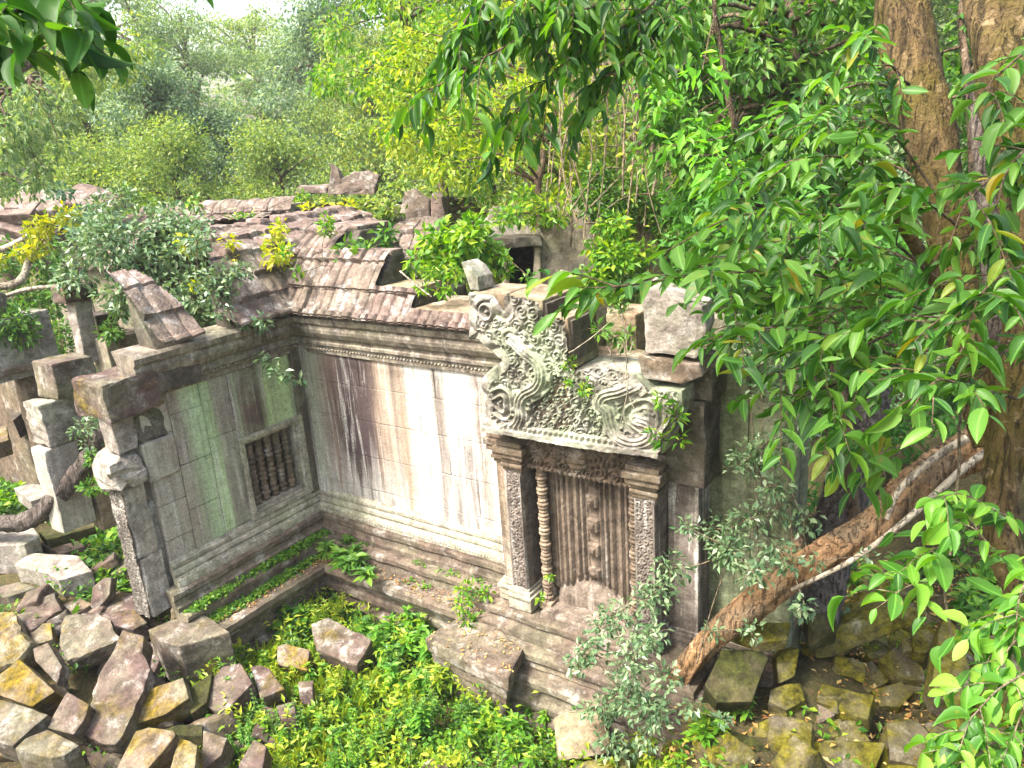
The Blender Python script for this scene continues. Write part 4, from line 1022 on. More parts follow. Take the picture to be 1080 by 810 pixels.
ms('wide yellow-green block with a straight front at the bottom edge', [(760, 728), (850, 722), (1004, 732), (962, 830), (826, 830)], -.55, .5, 'mossy', -.6)
ms('broad dark mossy slab at the bottom edge below the fallen trunk', [(440, 720), (510, 690), (590, 715), (660, 770), (650, 850), (440, 850)], -.5, .5, 'mossdark', -.5)
ms('fringed mossy stone beside the bottom edge right of the dark slab', [(640, 745), (720, 712), (760, 730), (700, 775)], -.65, .3)
rb_ = [z9(*p) for p in ((322, 352), (650, 222), (722, 255), (722, 292), (404, 412), (340, 420))]
block('fallen_beam', [on(x, y, 2, -.05-.35*(y-665)/100*3) for x, y in rb_], .3, M['mossy'], 'long square mossy beam lying across the stones under the trunk', 'stone beam', G2, bev=.03, amp=.02, cut=.12)
ms2 = lambda l, pts, z, th, mat='mossy', sl=-.3, **k: st(l, z9, pts, z, th, mat, sl, group=G2, **k)
ms2('rounded mossy boulder at the right end of the long beam', [(680, 330), (735, 312), (765, 345), (740, 400), (690, 395)], -.25, .35)
ms2('mossy slab leaning below the middle of the long beam', [(560, 425), (620, 380), (720, 450), (735, 500), (650, 490)], -.45, .25)
ms2('flat olive stone in the dead leaves under the beam', [(480, 440), (540, 425), (600, 500), (530, 540), (490, 500)], -.55, .22)
ms2('cracked olive stone with a dark gap in front, right of the dead leaves', [(540, 530), (640, 500), (690, 540), (640, 590), (570, 590)], -.6, .3)
ms2('small mossy stone beside the leaning vine at the right', [(640, 350), (680, 345), (700, 385), (650, 395)], -.3, .25)
ms2('leaf-strewn mossy slab standing along the right side of the fall', [(752, 500), (775, 330), (800, 250), (850, 330), (900, 500), (860, 600), (780, 560)], .0, .4, 'mossy', -.45)
ms2('leaf-strewn olive block at the lower right of the mossy fall', [(590, 650), (690, 630), (760, 700), (740, 810), (600, 780)], -.55, .4, 'mossy', -.4)
ms2('mossy stone left of the dead leaves below the beam', [(330, 440), (400, 420), (440, 500), (370, 540), (310, 500)], -.5, .3)
ms2('dark mossy stone below the trunk left of the beam', [(300, 250), (380, 230), (420, 300), (330, 330)], .15, .3, 'mossdark')
# stones in the ivy on the far left
G3 = 'stones in the ivy by the left edge'
sl_ = lambda l, pts, z, th, mat='block', sl=-.2: st(l, z3, pts, z, th, mat, sl, group=G3)
sl_('flat tan stone lying in ivy left of the far jamb', [(44, 405), (90, 388), (142, 394), (150, 430), (95, 446)], .35, .25, 'pale')
sl_('grey block at the left edge above the ivy bank', [(-30, 20), (0, 0), (60, 18), (70, 70), (0, 75), (-30, 60)], 1.5, .6, 'pale')
sl_('dark upright block beside the pavilion door', [(22, 130), (30, 95), (68, 80), (78, 160), (40, 190)], 1.2, .4, 'broken', -.6)
sl_('small mossy stone at the left edge below the grey block', [(-20, 215), (20, 205), (28, 250), (-20, 265)], .9, .3, 'yellow')
# loose rubble in the gaps: small stones that nothing tells apart
rg = random.Random(11)
protos = []
for k in range(6):
    bm = bmesh.new(); rbox_into(bm, (0, 0, 0), (rg.uniform(.3, .5), rg.uniform(.22, .36), rg.uniform(.16, .28)), (0, 0, 0), .03, .1, .04, k*3.1)
    protos.append(bm)
def rubble(name, spots, mat, label, group, z_off, smin, smax):
    base = []
    for bm in protos:
        me = bpy.data.meshes.new(name); bm.to_mesh(me); me.materials.append(mat); base.append(me)
    for k, (x, y) in enumerate(spots):
        o = bpy.data.objects.new(name, base[k % 6]); o.location = (x, y, gz1(x, y)+z_off+rg.uniform(-.05, .08))
        o.rotation_euler = (rg.uniform(-.6, .6), rg.uniform(-.6, .6), rg.uniform(0, 6.3)); s = rg.uniform(smin, smax); o.scale = (s, s, s*rg.uniform(.8, 1.2))
        link(o); tag(o, label, 'stone', group)
sp = []
while len(sp) < 60:
    x, y = rg.uniform(-2.2, 2.4), rg.uniform(-5.8, -2.2)
    px, py, d = proj((x, y, gz1(x, y)))
    if -40 < px < 300-max(0, 700-py)*.6 and 580 < py < 860 and (x < .9 or y < -2.9): sp.append((x, y))
rubble('rubble_stone', sp, M['block'], 'small broken stone wedged in the gaps of the left rubble heap', 'small stones in the left rubble heap', .08, .7, 1.35)
sp = []
while len(sp) < 110:
    x, y = rg.uniform(6.2, 10), rg.uniform(-1.6, 4)
    px, py, d = proj((x, y, gz1(x, y)))
    if 700 < px < 1060 and 600 < py < 850 and not (x < 7.8 and y > -.8 and y < .6): sp.append((x, y))
rubble('mossy_rubble_stone', sp, M['mossy'], 'small olive mossy stone in the gaps of the fall under the fallen trunk', 'small mossy stones under the trunk', .04, .6, 1.3)
for b in protos: b.free()

# ------------------------------------------------------------------ trees and plants
R = np.random.default_rng(5)
def path3(pts, n=6, wob=0.0, seed=0): return curve([at(*p) for p in pts], n, wob, seed)

def gpt(px, py):                            # ground point seen at a pixel
    r = ray(px, py); k = 4.0
    for _ in range(400):
        p = CAM+r*k
        if p[2] <= gz1(p[0], p[1]): break
        k += .05
    return (p[0], p[1], gz1(p[0], p[1]))
# dead trunk fallen across the mossy stones
def trunk_mesh(name, pts, radii, mat, parent=None, seg=18, jit=.05, ridges=.12, n=8, nr=6, seed=0, twist=0):
    c = curve(pts, n); r = np.interp(np.linspace(0, 1, len(c)), np.linspace(0, 1, len(radii)), radii)
    V, Q = tube_np(c, r, seg, jit, seed, True, ridges, nr)
    return from_np(name, V, Q, mat, parent, True)
fp = [on(677, 812, 2, -1.25), on(700, 745, 2, -.75), on(735, 690, 2, -.05), on(790, 640, 2, .65), on(850, 597, 2, 1.25), on(915, 560, 2, 1.6), on(965, 512, 2, 2.0), on(1010, 482, 2, 2.25), on(1050, 462, 2, 2.45)]
FT = thing('fallen_tree', 'thick split orange-brown trunk fallen across the mossy stones, right of the false door', 'fallen trunk', fp[3])
trunk_mesh('trunk', fp, [.13, .12, .12, .145, .15, .155, .165, .18, .19], M['log'], FT, 40, .05, .10, 18, 7, 4)
trunk_mesh('splinter', [fp[2].lerp(fp[3], .5), on(805, 632, 2, .8), on(832, 590, 2, 1.1), on(850, 552, 2, 1.4)], [.13, .12, .09, .03], M['log'], FT, 12, .15, .2, 6, 5, 5)
trunk_mesh('root', [on(835, 622, 2, 1.1), on(900, 590, 2, 1.5), on(960, 545, 2, 1.9), on(1015, 495, 2, 2.3), on(1050, 470, 2, 2.5)], [.02, .025, .03, .035, .035], M['root'], FT, 8, .05, .05, 8, 3, 6)
trunk_mesh('root', [on(935, 548, 2, 1.85), on(950, 515, 2, 2.1), on(990, 480, 2, 2.4), on(1020, 462, 2, 2.55)], [.02, .03, .035, .04], M['root'], FT, 8, .05, .05, 8, 3, 7)
trunk_mesh('stump', [on(690, 710, 2, -.5), on(682, 790, 2, -1.2), on(675, 850, 2, -1.5)], [.10, .14, .17], M['log'], FT, 14, .1, .2, 8, 5, 8)
bk = bmesh.new()
# dark leaning stem behind the fallen trunk
ls = thing('leaning_stump', 'dark pebbly-barked stump leaning beside the green wall, behind the fallen trunk', 'tree stump', on(868, 600, 2, .2))
trunk_mesh('trunk', [on(855, 660, 2, -.1), on(872, 600, 2, .45), on(893, 515, 2, 1.25), on(912, 440, 2, 1.95), on(925, 395, 2, 2.35)], [.26, .25, .24, .24, .2], M['darklog'], ls, 20, .06, .05, 12, 4, 9)
# dark log resting against the left pillar
lg = thing('leaning_log', 'dark furrowed log leaning from the left edge against the broken door jamb', 'log', at(60, 530, 11.6))
trunk_mesh('trunk', [Vector(gpt(-150, 575))+Vector((0, 0, .1)), at(-40, 553, 12.1), at(0, 552, 11.9), at(30, 549, 11.8), at(60, 525, 11.5), at(88, 492, 11.2), at(108, 462, 11.0), at(118, 440, 11.2)], [.13, .12, .12, .13, .14, .13, .13, .10], M['darklog'], lg, 16, .1, .16, 10, 5, 10)
# pale roots on the ruin at the left edge
pr = thing('strangler_root', 'pale smooth root snaking over the ruined roof at the left edge', 'root', at(40, 285, 14.5))
trunk_mesh('root', [at(-20, 268, 14.5), at(5, 262, 14.5), at(28, 250, 14.5), at(40, 240, 14.6)], [.05, .06, .05, .03], M['root'], pr, 8, .05, .05, 8, 3, 1)
trunk_mesh('root', [at(-15, 302, 14), at(10, 301, 14), at(24, 293, 14), at(30, 275, 14.2), at(40, 262, 14.4)], [.06, .07, .07, .06, .04], M['root'], pr, 8, .05, .05, 8, 3, 2)
trunk_mesh('root', [at(-5, 316, 13.6), at(25, 306, 13.6), at(55, 302, 13.5), at(88, 300, 13.4)], [.035, .04, .03, .02], M['root'], pr, 8, .05, .05, 8, 3, 3)

# --- a forest tree: tapered trunk, limbs, crown of leaf clumps
def make_tree(seed, h, cr, ncl, nl, leaf, lmat, bmat, crown_lo=.35, flat=.8, name='forest_tree', twist=.3):
    r = np.random.default_rng(seed)
    root = thing(name, None, None)
    mb = MB(); lv = LV(seed)
    lean = r.normal(0, .03*h, 2)
    tp = curve([(0, 0, -.5), (lean[0]*.3, lean[1]*.3, h*.35), (lean[0]*.8, lean[1]*.8, h*.7), (lean[0], lean[1], h*.93)], 5)
    mb.tube(tp, np.linspace(.028*h, .006*h, len(tp)), seg=8, seed=seed, jit=.06)
    for k in range(ncl):
        t = r.uniform(crown_lo, 1.0); a = r.uniform(0, 6.28)
        prof = math.sin(math.pi*min(1, max(.08, (t-crown_lo)/(1-crown_lo)*.86+.12)))**.7
        rr = cr*prof*r.uniform(.25, 1.18)
        i = min(len(tp)-1, int((max(.2, t-.12))*len(tp)))
        base = tp[i]; c = np.array([lean[0]*t+math.cos(a)*rr, lean[1]*t+math.sin(a)*rr, h*t+r.normal(0, .045*h)])
        if k % 2 == 0:
            mid = base*.5+c*.5+np.array([0, 0, .02*h])
            mb.tube(curve([base, mid, c], 4), .008*h, .002*h, seg=5)
        s = cr*r.choice([.14, .2, .26, .36])*r.uniform(.8, 1.15)
        lv.cloud(c, (s*r.uniform(.9, 1.5), s*r.uniform(.9, 1.5), s*flat*.75), int(nl*min(1.3, (s/(.25*cr))**1.6)), leaf, shell=.42, droop=.35)
    mb.build('trunk', bmat, root); lv.build('crown', lmat, .55, 'small', root, seed=seed)
    return root
def copy_tree(o, parent=None):
    c = o.copy(); COL.objects.link(c); c.parent = parent
    for ch in list(o.children): copy_tree(ch, c)
    return c
def place(proto, used, x, y, z, rot, s, label, group):
    o = proto if not used[0] else copy_tree(proto)
    used[0] = True
    o.location = (x, y, z); o.rotation_euler = (0, 0, rot); o.scale = (s, s, s*1.0)
    tag(o, label, 'tree', group); return o
PT = {'a': make_tree(1, 14, 4.2, 58, 350, 0.20, L['far'], M['bark']), 'b': make_tree(2, 12, 3.8, 60, 350, 0.18, L['farlime'], M['bark'], .25),
      'c': make_tree(3, 16, 4.6, 60, 332, 0.20, L['far'], M['bark'], .3, 1.0), 'd': make_tree(4, 13, 4.5, 30, 297, 0.18, L['farlime'], M['bark'], .55, .45),
      'e': make_tree(5, 9, 3.4, 60, 367, 0.16, L['farblue'], M['bark'], .12, .9), 'f': make_tree(6, 7, 4.3, 80, 385, 0.15, L['farlime'], M['bark'], .05, .9)}
UT = {k: [False] for k in PT}
def tree_px(kind, px, ytop, d, label, rot, group='forest trees beyond the ruins'):
    p = at(px, ytop, d); h = {'a': 14, 'b': 12, 'c': 16, 'd': 13, 'e': 9, 'f': 7}[kind]
    g = gz1(p.x, p.y)
    s = (p.z-g)/(h*1.02)
    return place(PT[kind], UT[kind], p.x, p.y, g, rot, s, label, group)
far_trees = [
 ('a', 20, -60, 34, 'tall dark tree behind the far left roof slabs'), ('c', 110, -25, 40, 'tall grey-green tree rising left of the pale gap of sky'),
 ('b', 75, 60, 30, 'yellow-green tree behind the hanging foliage at the left'), ('e', 150, 70, 27, 'blue-green tree with dense low crown behind the long ribbed roof'),
 ('c', 180, -5, 46, 'tall misty tree left of the open sky'), ('d', 262, 22, 52, 'flat-topped tree under the patch of white sky'),
 ('e', 225, 118, 28, 'rounded blue-green tree above the middle of the ribbed roof'), ('a', 305, 40, 44, 'dark green tree right of the flat-topped tree'),
 ('e', 345, 5, 36, 'blue-green tree behind the gable finial'), ('f', 300, 150, 25, 'low light green bush-like tree above the right end of the ribbed roof'),
 ('f', 180, 150, 24, 'low lime tree just above the ribbed roof'), ('b', 385, 40, 34, 'light green tree right of the gable finial'),
 ('f', 90, 165, 24, 'low pale tree above the far left roof slabs'), ('b', 430, -60, 30, 'bright tall tree above the broken stepped roof'),
 ('c', 500, -90, 38, 'tall tree behind the yellow-green sapling'), ('b', 560, -80, 26, 'yellowish tree behind the ruined shrine'),
 ('a', 640, -120, 28, 'dark tree behind the vine tangle'), ('f', 520, 120, 21, 'bright low tree behind the shrine cornice'),
 ('a', 720, -160, 24, 'shady tree behind the drooping glossy branches'), ('c', 800, -190, 26, 'shady tall tree at the upper right of the shrine'),
 ('a', 890, -200, 20, 'shady tree left of the mossy fig trunks'), ('c', 1000, -220, 24, 'shady tree seen between the fig trunks'),
 ('a', 1090, -220, 18, 'shady tree at the right picture edge'), ('e', 690, 60, 18, 'dense bluish tree right of the vine tangle'),
 ('e', 800, 130, 16, 'dense shaded tree behind the large fig leaves'), ('e', 920, 190, 15, 'dense shaded tree behind the leaning stump'),
 ('f', 640, 150, 17, 'lime undergrowth tree right of the shrine wall'), ('e', 1040, 250, 15, 'dense shaded tree behind the right fig trunk'),
 ('a', -60, 10, 26, 'tall tree at the left picture edge beyond the pavilion'),
]
for k, (kd, px, yt, d, lb) in enumerate(far_trees): tree_px(kd, px, yt, d, lb, k*1.7)
# a wood that closes the view far behind; nobody could count its trees
fw = LV(77); rr_ = np.random.default_rng(8)
for k in range(420):
    a = rr_.uniform(-1.5, 1.15); d = rr_.uniform(56, 75); h = rr_.uniform(0, 13)+2*math.sin(a*9)
    c = np.array([CAM[0]+math.sin(a-.2)*d, CAM[1]+math.cos(a-.2)*d, h]); fw.cloud(c, (3.2, 3.2, 2.0), 110, .55, shell=.4)
o = fw.build('far_forest', L['far'], .6); tag(o, 'far-off forest closing the view behind the ruins', 'forest', None, 'stuff')

# ------------------------------------------------------------------ shrubs, creepers and hanging branches near the ruins
def dep(p): return float((np.asarray(p)-CAM)@FW)
def bush(label, cat, blobs, d, lmat, leaf, base=None, dens=1.0, ratio=.5, group=None, name='shrub', stems=True, smat='bark', seed=0, flat=.8, tpl='small', droop=.3, tone=None):
    """blobs: (px, py, radius px) each at distance d (or on a plane given as (axis, value))"""
    lv = LV(seed+100); mb = MB()
    P0 = lambda x, y: at(x, y, d) if np.isscalar(d) else on(x, y, *d)
    bs = [(P0(b[0], b[1]), b[2]) for b in blobs]
    bp = P0(*base) if base is not None else bs[0][0]-Vector((0, 0, .3))
    root = thing(name, label, cat, bp, group)
    r = np.random.default_rng(seed); con = [np.array(bp)]
    for c, rp in bs:
        dd = dep(c); rm = rp*dd/F
        n = int(dens*2.6*(rm**2)*3.14/(leaf*leaf*ratio*.55))+6
        cc = np.array(c)+r.normal(0, .12, 3)
        lv.cloud(cc, (rm, rm, rm*flat), n, leaf, shell=.5, droop=droop)
        if stems:
            q = min(con, key=lambda p: np.linalg.norm(p-cc)); con.append(cc); rs = min(.014, .02*rm+.004)
            mb.tube(curve([q, (q+cc)/2+r.normal(0, .12*rm, 3), cc], 5, .015*rm, seed), rs, rs*.6, seg=5)
            for k in range(4):
                e = cc+r.normal(0, .5*rm, 3); mb.tube(curve([cc, (cc+e)/2+r.normal(0, .1*rm, 3), e], 4), rs*.5, .002, seg=4)
    if stems: mb.build('stem', M[smat], root)
    lv.build('foliage', L[lmat], ratio, tpl, root, seed=seed, tone=tone)
    return root
GR = 'plants growing on the ruins'
bush('big grey-green shrub spilling over the broken wing roof', 'shrub', [(92, 262, 34), (120, 250, 36), (150, 272, 38), (180, 262, 36), (205, 285, 34), (130, 300, 30), (165, 315, 30), (80, 290, 22), (210, 318, 26), (235, 300, 20), (228, 330, 22), (195, 245, 26), (140, 338, 14), (150, 235, 24), (110, 232, 20), (250, 345, 10)], 11.4, 'pale', .10, (165, 350), .7, seed=1, group=GR)
bush('sprig of the roof shrub hanging down over the wing wall', 'shrub', [(262, 340, 9), (272, 352, 9), (284, 380, 8), (292, 392, 9), (310, 398, 6), (322, 396, 5), (275, 366, 6)], 10.9, 'pale', .10, (255, 330), .8, seed=2, group=GR)
bush('yellow fern-like plant in the roof valley, on the wing tiles', 'plant', [(298, 268, 15), (305, 285, 14), (312, 295, 10), (292, 280, 10), (300, 250, 9), (295, 240, 8), (310, 300, 6)], 11.6, 'yellow', .11, (308, 308), .9, seed=3, group=GR)
bush('small yellow plant halfway up the wing tiles', 'plant', [(250, 270, 9), (243, 262, 7), (190, 268, 12), (222, 300, 8)], 11.0, 'yellow', .09, (250, 278), .7, seed=4, group=GR)
bush('bright yellow weeds trailing over the ruin at the left edge', 'plant', [(62, 235, 15), (45, 242, 15), (28, 255, 14), (15, 263, 12), (75, 228, 14), (8, 270, 10)], 14, 'yellow', .11, (45, 255), .9, seed=5, group=GR)
bush('dark bluish shrub standing up behind the yellow weeds', 'shrub', [(70, 215, 17), (62, 208, 12), (75, 240, 14), (66, 225, 14)], 15, 'blue', .12, (68, 250), .9, seed=6, group=GR)
bush('fern hanging on the lintel of the ruined pavilion', 'plant', [(15, 335, 20), (30, 345, 18), (8, 350, 14), (0, 330, 14)], 13.2, 'mid', .12, (15, 320), .9, seed=7, group=GR)
bush('lime green shrub on the far roof below the gable finial', 'shrub', [(345, 222, 16), (362, 222, 15), (372, 228, 12), (335, 218, 9)], 14.5, 'yellow', .13, (355, 240), 1, seed=8, group=GR)
bush('tufted shrub right of the gable finial', 'shrub', [(385, 208, 14), (395, 222, 14), (408, 212, 14), (398, 235, 14), (425, 205, 10)], 14.4, 'farlime', .13, (395, 245), 1, seed=9, group=GR)
bush('green shrub behind the stepped end of the broken roof', 'shrub', [(385, 255, 16), (400, 268, 18), (378, 268, 12), (412, 255, 12), (420, 272, 12)], 11.2, 'mid', .14, (395, 290), 1, seed=10, group=GR)
bush('lush light green shrub filling the collapsed gallery before the dark doorway', 'shrub', [(455, 262, 22), (480, 255, 24), (505, 262, 22), (490, 240, 22), (470, 280, 18), (510, 280, 20), (525, 275, 14), (445, 282, 14), (500, 225, 18), (455, 240, 16)], 10.8, 'lime', .14, (485, 300), 1, seed=11, group=GR)
bush('low leafy plant just behind the stepped roof stones', 'plant', [(450, 296, 9), (465, 300, 8), (480, 294, 9), (440, 300, 6)], 10.0, 'lime', .09, (460, 305), 1, seed=12, group=GR)
bush('creeper draped over the cornice of the dark doorway', 'creeper', [(545, 232, 14), (560, 225, 14), (530, 225, 12), (575, 240, 10), (545, 248, 8), (555, 212, 14)], 12.4, 'lime', .12, (550, 225), .8, seed=13, group=GR)
bush('rounded bright shrub right of the shrine wall', 'shrub', [(625, 278, 20), (645, 270, 22), (665, 275, 22), (640, 290, 16), (620, 265, 14), (685, 268, 20), (660, 250, 20)], 11.5, 'lime', .12, (645, 300), 1, seed=14, group=GR)
bush('dense grey-green shrub above the bright shrub, by the shrine wall', 'shrub', [(640, 215, 24), (660, 200, 26), (650, 235, 22), (680, 215, 26), (635, 190, 18), (690, 240, 22)], 12.5, 'mid', .11, (650, 260), 1, seed=15, group=GR)
bush('small plant rooted in the sunken top of the pediment', 'plant', [(612, 357, 10), (624, 350, 10), (636, 356, 8), (605, 368, 7), (645, 345, 8)], (1, -.4), 'mid', .10, (612, 375), .7, seed=16, group=GR)
bush('sprig of light leaves growing out of the middle of the pediment', 'plant', [(605, 398, 7), (612, 408, 8), (618, 400, 6), (603, 412, 5)], (1, -.85), 'lime', .06, (606, 392), .8, seed=17, group=GR)
bush('leggy plant hanging from the right end of the pediment', 'plant', [(708, 428, 8), (715, 438, 7), (700, 452, 8), (716, 450, 6), (722, 450, 6), (697, 460, 6)], (1, -.85), 'lime', .10, (705, 420), .55, .3, seed=18, group=GR)
bush('weed sprouting at the foot of the left pilaster of the false door', 'plant', [(490, 630, 11), (498, 650, 9), (505, 660, 8), (486, 612, 8), (493, 640, 9)], (1, -.75), 'lime', .08, (495, 660), .8, seed=19, group=GR)
bush('tiny sprout on the threshold beside the colonnette', 'plant', [(578, 628, 5), (572, 634, 4)], (1, -.75), 'lime', .06, (575, 640), .8, seed=20, group=GR)
bush('mossy creeper trailing over the upper right jamb of the ruined doorway', 'creeper', [(92, 428, 16), (105, 420, 14), (88, 448, 14), (110, 440, 10), (100, 460, 9)], (0, -1.6), 'pale', .07, (100, 425), .5, seed=21, group=GR)
bush('dark green creeper hanging behind the leaning log', 'creeper', [(112, 500, 12), (115, 515, 10), (108, 488, 9), (112, 475, 8)], (0, -.9), 'mid', .08, (112, 470), .9, seed=22, group=GR)
bush('twining growth in the gap below the leaning roof tiles', 'creeper', [(120, 330, 12), (135, 345, 12), (110, 350, 12), (125, 365, 9), (145, 318, 10), (152, 350, 8)], 11.6, 'mid', .09, (125, 370), .8, seed=23, group=GR)

# broad-leaved plant in the corner of the plinth
def rosette(label, cat, spots, lmat, leaf, n, name='weed', group=None, tpl='med', ratio=.42, seed=0, h=.25, tiers=3, rise=.5):
    """upright herbs: each spot a stem with whorls of leaves"""
    lv = LV(seed); mb = MB(); r = np.random.default_rng(seed)
    c = sum((Vector(s) for s in spots), Vector())/len(spots)
    root = thing(name, label, cat, spots[0] if len(spots) == 1 else (c.x, c.y, min(s[2] for s in spots)), group)
    for s in spots:
        s = np.array(s, float); hh = h*r.uniform(.7, 1.3); tip = s+np.array([r.normal(0, .15*h), r.normal(0, .15*h), hh])
        mb.tube(curve([s, (s+tip)/2+r.normal(0, .03*h, 3), tip], 3), .008, .004, seg=5)
        for t in range(tiers):
            p = s+(tip-s)*(.35+.65*(t+1)/tiers)
            a = np.linspace(0, 6.28, n, endpoint=False)+t*1.1+r.uniform(0, .5, n)
            D = np.stack([np.cos(a), np.sin(a), np.full(n, rise*(.5+.8*t/max(1, tiers-1))-.1)], 1)+r.normal(0, .15, (n, 3))
            lv.add(np.repeat(p[None], n, 0), D, np.array([0, 0, 1])+r.normal(0, .2, (n, 3)), leaf*(1-.15*t)*r.uniform(.7, 1.2, n))
    mb.build('stem', M['stem'], root); lv.build('leaves', L[lmat], ratio, tpl, root, seed=seed)
    return root
rosette('broad-leaved green plant in the inner corner on the plinth step', 'plant', [on(x, y, 2, -.42) for x, y in ((358, 600), (372, 592), (378, 604), (365, 608), (386, 612), (350, 590), (368, 580))], 'mid', .22, 8, 'corner_plant', GR, seed=31, h=.2)
for lb, pts, mt, lf, sd, hh in (
    ('tall bright weed left of the long shelf, in the dark gap', [(300, 668), (310, 660), (318, 655), (290, 672), (322, 668), (305, 678)], 'bigbright', .24, 41, .35),
    ('cluster of light green herbs in front of the shelf corner', [(355, 650), (368, 655), (380, 660), (392, 672), (345, 640), (375, 640)], 'mid', .15, 42, .25),
    ('tall lime herb in the middle of the weedy court', [(400, 700), (415, 690), (425, 705), (440, 695), (432, 680), (410, 715), (450, 710), (395, 690), (420, 730), (445, 735)], 'bigbright', .22, 43, .5),
    ('second tall lime herb behind the middle clump', [(440, 670), (452, 680), (430, 660), (462, 695), (470, 705)], 'lime', .2, 44, .4),
    ('yellow-green fern-like weed below the door platform', [(505, 790), (520, 780), (535, 790), (515, 775), (495, 800), (540, 775), (550, 790)], 'lime', .18, 45, .3),
    ('dark leafy weed under the edge of the door platform', [(490, 730), (500, 740), (512, 748), (480, 722), (525, 752)], 'mid', .14, 46, .25),
    ('leafy weed between the door platform and the tan rounded block', [(565, 745), (580, 740), (555, 760), (590, 755), (572, 770), (600, 735)], 'clover', .12, 47, .25),
    ('bluish-leaved weed growing out of the rubble', [(238, 745), (248, 738), (258, 748), (245, 758), (262, 735), (235, 762), (252, 765)], 'blue', .16, 48, .28),
    ('pale finely-leaved weed beside the bluish one', [(290, 775), (300, 760), (310, 770), (320, 785), (285, 790), (330, 770), (305, 795), (280, 760)], 'lime', .12, 49, .32),
    ('leafy weed at the bottom edge left of centre', [(340, 790), (350, 775), (365, 785), (380, 795), (355, 800), (372, 770), (330, 800)], 'clover', .13, 50, .32),
    ('lime weed in front of the leaning pitted block', [(330, 730), (345, 722), (360, 735), (375, 725), (350, 745), (385, 740), (320, 745)], 'lime', .12, 51, .3),
    ('small weed among the stones at the bottom edge', [(225, 795), (235, 785), (222, 780), (232, 802)], 'clover', .11, 52, .2),
    ('plant in front of the hanging creeper at the bottom edge', [(640, 780), (655, 770), (665, 785), (648, 795), (675, 775)], 'blue', .13, 53, .25),
    ('bright weed at the foot of the dark mossy slab', [(745, 775), (735, 785), (755, 785), (748, 795)], 'lime', .15, 54, .25),
    ('leafy herb beside the black hollow under the trunk', [(808, 685), (815, 678), (800, 680)], 'clover', .10, 55, .15),
    ('small herb in front of the leaf-littered block', [(780, 755), (790, 750), (772, 760), (785, 762)], 'clover', .12, 56, .18),
    ('herb on the leaf-littered slope at the right', [(985, 740), (975, 730), (990, 755), (978, 750)], 'lime', .12, 57, .2),
    ('bright plant under the right tree beside the mossy slab', [(1020, 640), (1035, 630), (1045, 650), (1015, 660), (1030, 670), (1050, 680), (1025, 690)], 'bigbright', .22, 58, .4),
):
    rosette(lb, 'weed', [Vector(gpt(*p)) for p in pts], mt, lf, 7, 'weed', 'weeds in the court and rubble', seed=sd, h=hh, tiers=4)

r_w = random.Random(9); kinds = (('lime', 'spindly lime herb'), ('mid', 'plain green herb'), ('bigbright', 'broad bright herb'), ('clover', 'dark green herb'), ('ygreen', 'yellowish feathery herb'))
for k in range(46):
    while True:
        x, y = r_w.uniform(.9, 6.8), r_w.uniform(-4.0, -.85); px, py, d_w = proj((x, y, gz1(x, y)))
        if 250+max(0, 720-py)*.45 < px < 700 and 625 < py < 830 and not (3.0 < x < 6.6 and y > -1.25): break
    lm, nm = kinds[k % 5]; n_ = r_w.randint(3, 6); hh = r_w.uniform(.2, .55)
    rosette(nm+' growing up through the low weeds of the court', 'weed', [Vector((x+r_w.uniform(-.14, .14), y+r_w.uniform(-.14, .14), gz1(x, y))) for _ in range(n_)], lm, r_w.uniform(.06, .15), r_w.choice([5, 6, 8]), 'herb', nm+'s in the court', seed=700+k, h=hh, tiers=r_w.choice([4, 5, 6]), ratio=r_w.choice([.28, .4, .5]), rise=r_w.uniform(.2, .8))
# low weeds, clover and creepers: stuff
def carpet(name, label, pts, lmat, leaf, per, h, seed, cat='ground cover', tpl='small', ratio=.6, spread=.10, up=.9):
    lv = LV(seed); r = np.random.default_rng(seed); P = np.array(pts); n = len(P)*per
    Q = np.repeat(P, per, 0)+np.c_[r.normal(0, spread, (n, 2)), r.uniform(.0, 1, n)**1.3*h]
    D = np.c_[r.normal(0, 1, (n, 2)), r.normal(.25, .4, n)]
    lv.add(Q, D, np.array([0, 0, up])+r.normal(0, .4, (n, 3)), leaf*r.uniform(.55, 1.3, n))
    o = lv.build(name, L[lmat], ratio, tpl, seed=seed); tag(o, label, cat, None, 'stuff'); return o
def scat(n, box, ok, seed, z=None):
    r = np.random.default_rng(seed); out = []
    while len(out) < n:
        x, y = r.uniform(box[0], box[1]), r.uniform(box[2], box[3]); g = gz1(x, y) if z is None else z
        px, py, d = proj((x, y, g))
        if ok(px, py, x, y): out.append((x, y, g))
    return out
clump = lambda x, y, f=1.7, s=0.0: mnoise.noise(Vector((x*f, y*f, s)))
okc = lambda px, py, x, y: 215+max(0, 720-py)*.45 < px < 720 and 600 < py < 840 and y < -.62 and not (3.0 < x < 6.6 and y > -1.0)
carpet('low_weeds', 'bright low weeds and grass carpeting the court', scat(340, (.6, 7, -4.2, -.6), lambda px, py, x, y: okc(px, py, x, y) and clump(x, y, 2.4, 5) > .03, 1), 'lime', .06, 17, .18, 61)
carpet('court_clover', 'darker clover under the weeds of the court', scat(700, (.6, 7, -4.2, -.6), okc, 2), 'clover', .06, 16, .08, 62)
carpet('taller_weeds', 'fine tall herbs mixed through the court', scat(200, (.6, 7, -4.2, -.6), lambda px, py, x, y: okc(px, py, x, y) and clump(x, y) > .05, 3), 'ygreen', .10, 24, .42, 63, ratio=.38, spread=.09)
shelf = []
r_ = random.Random(4)
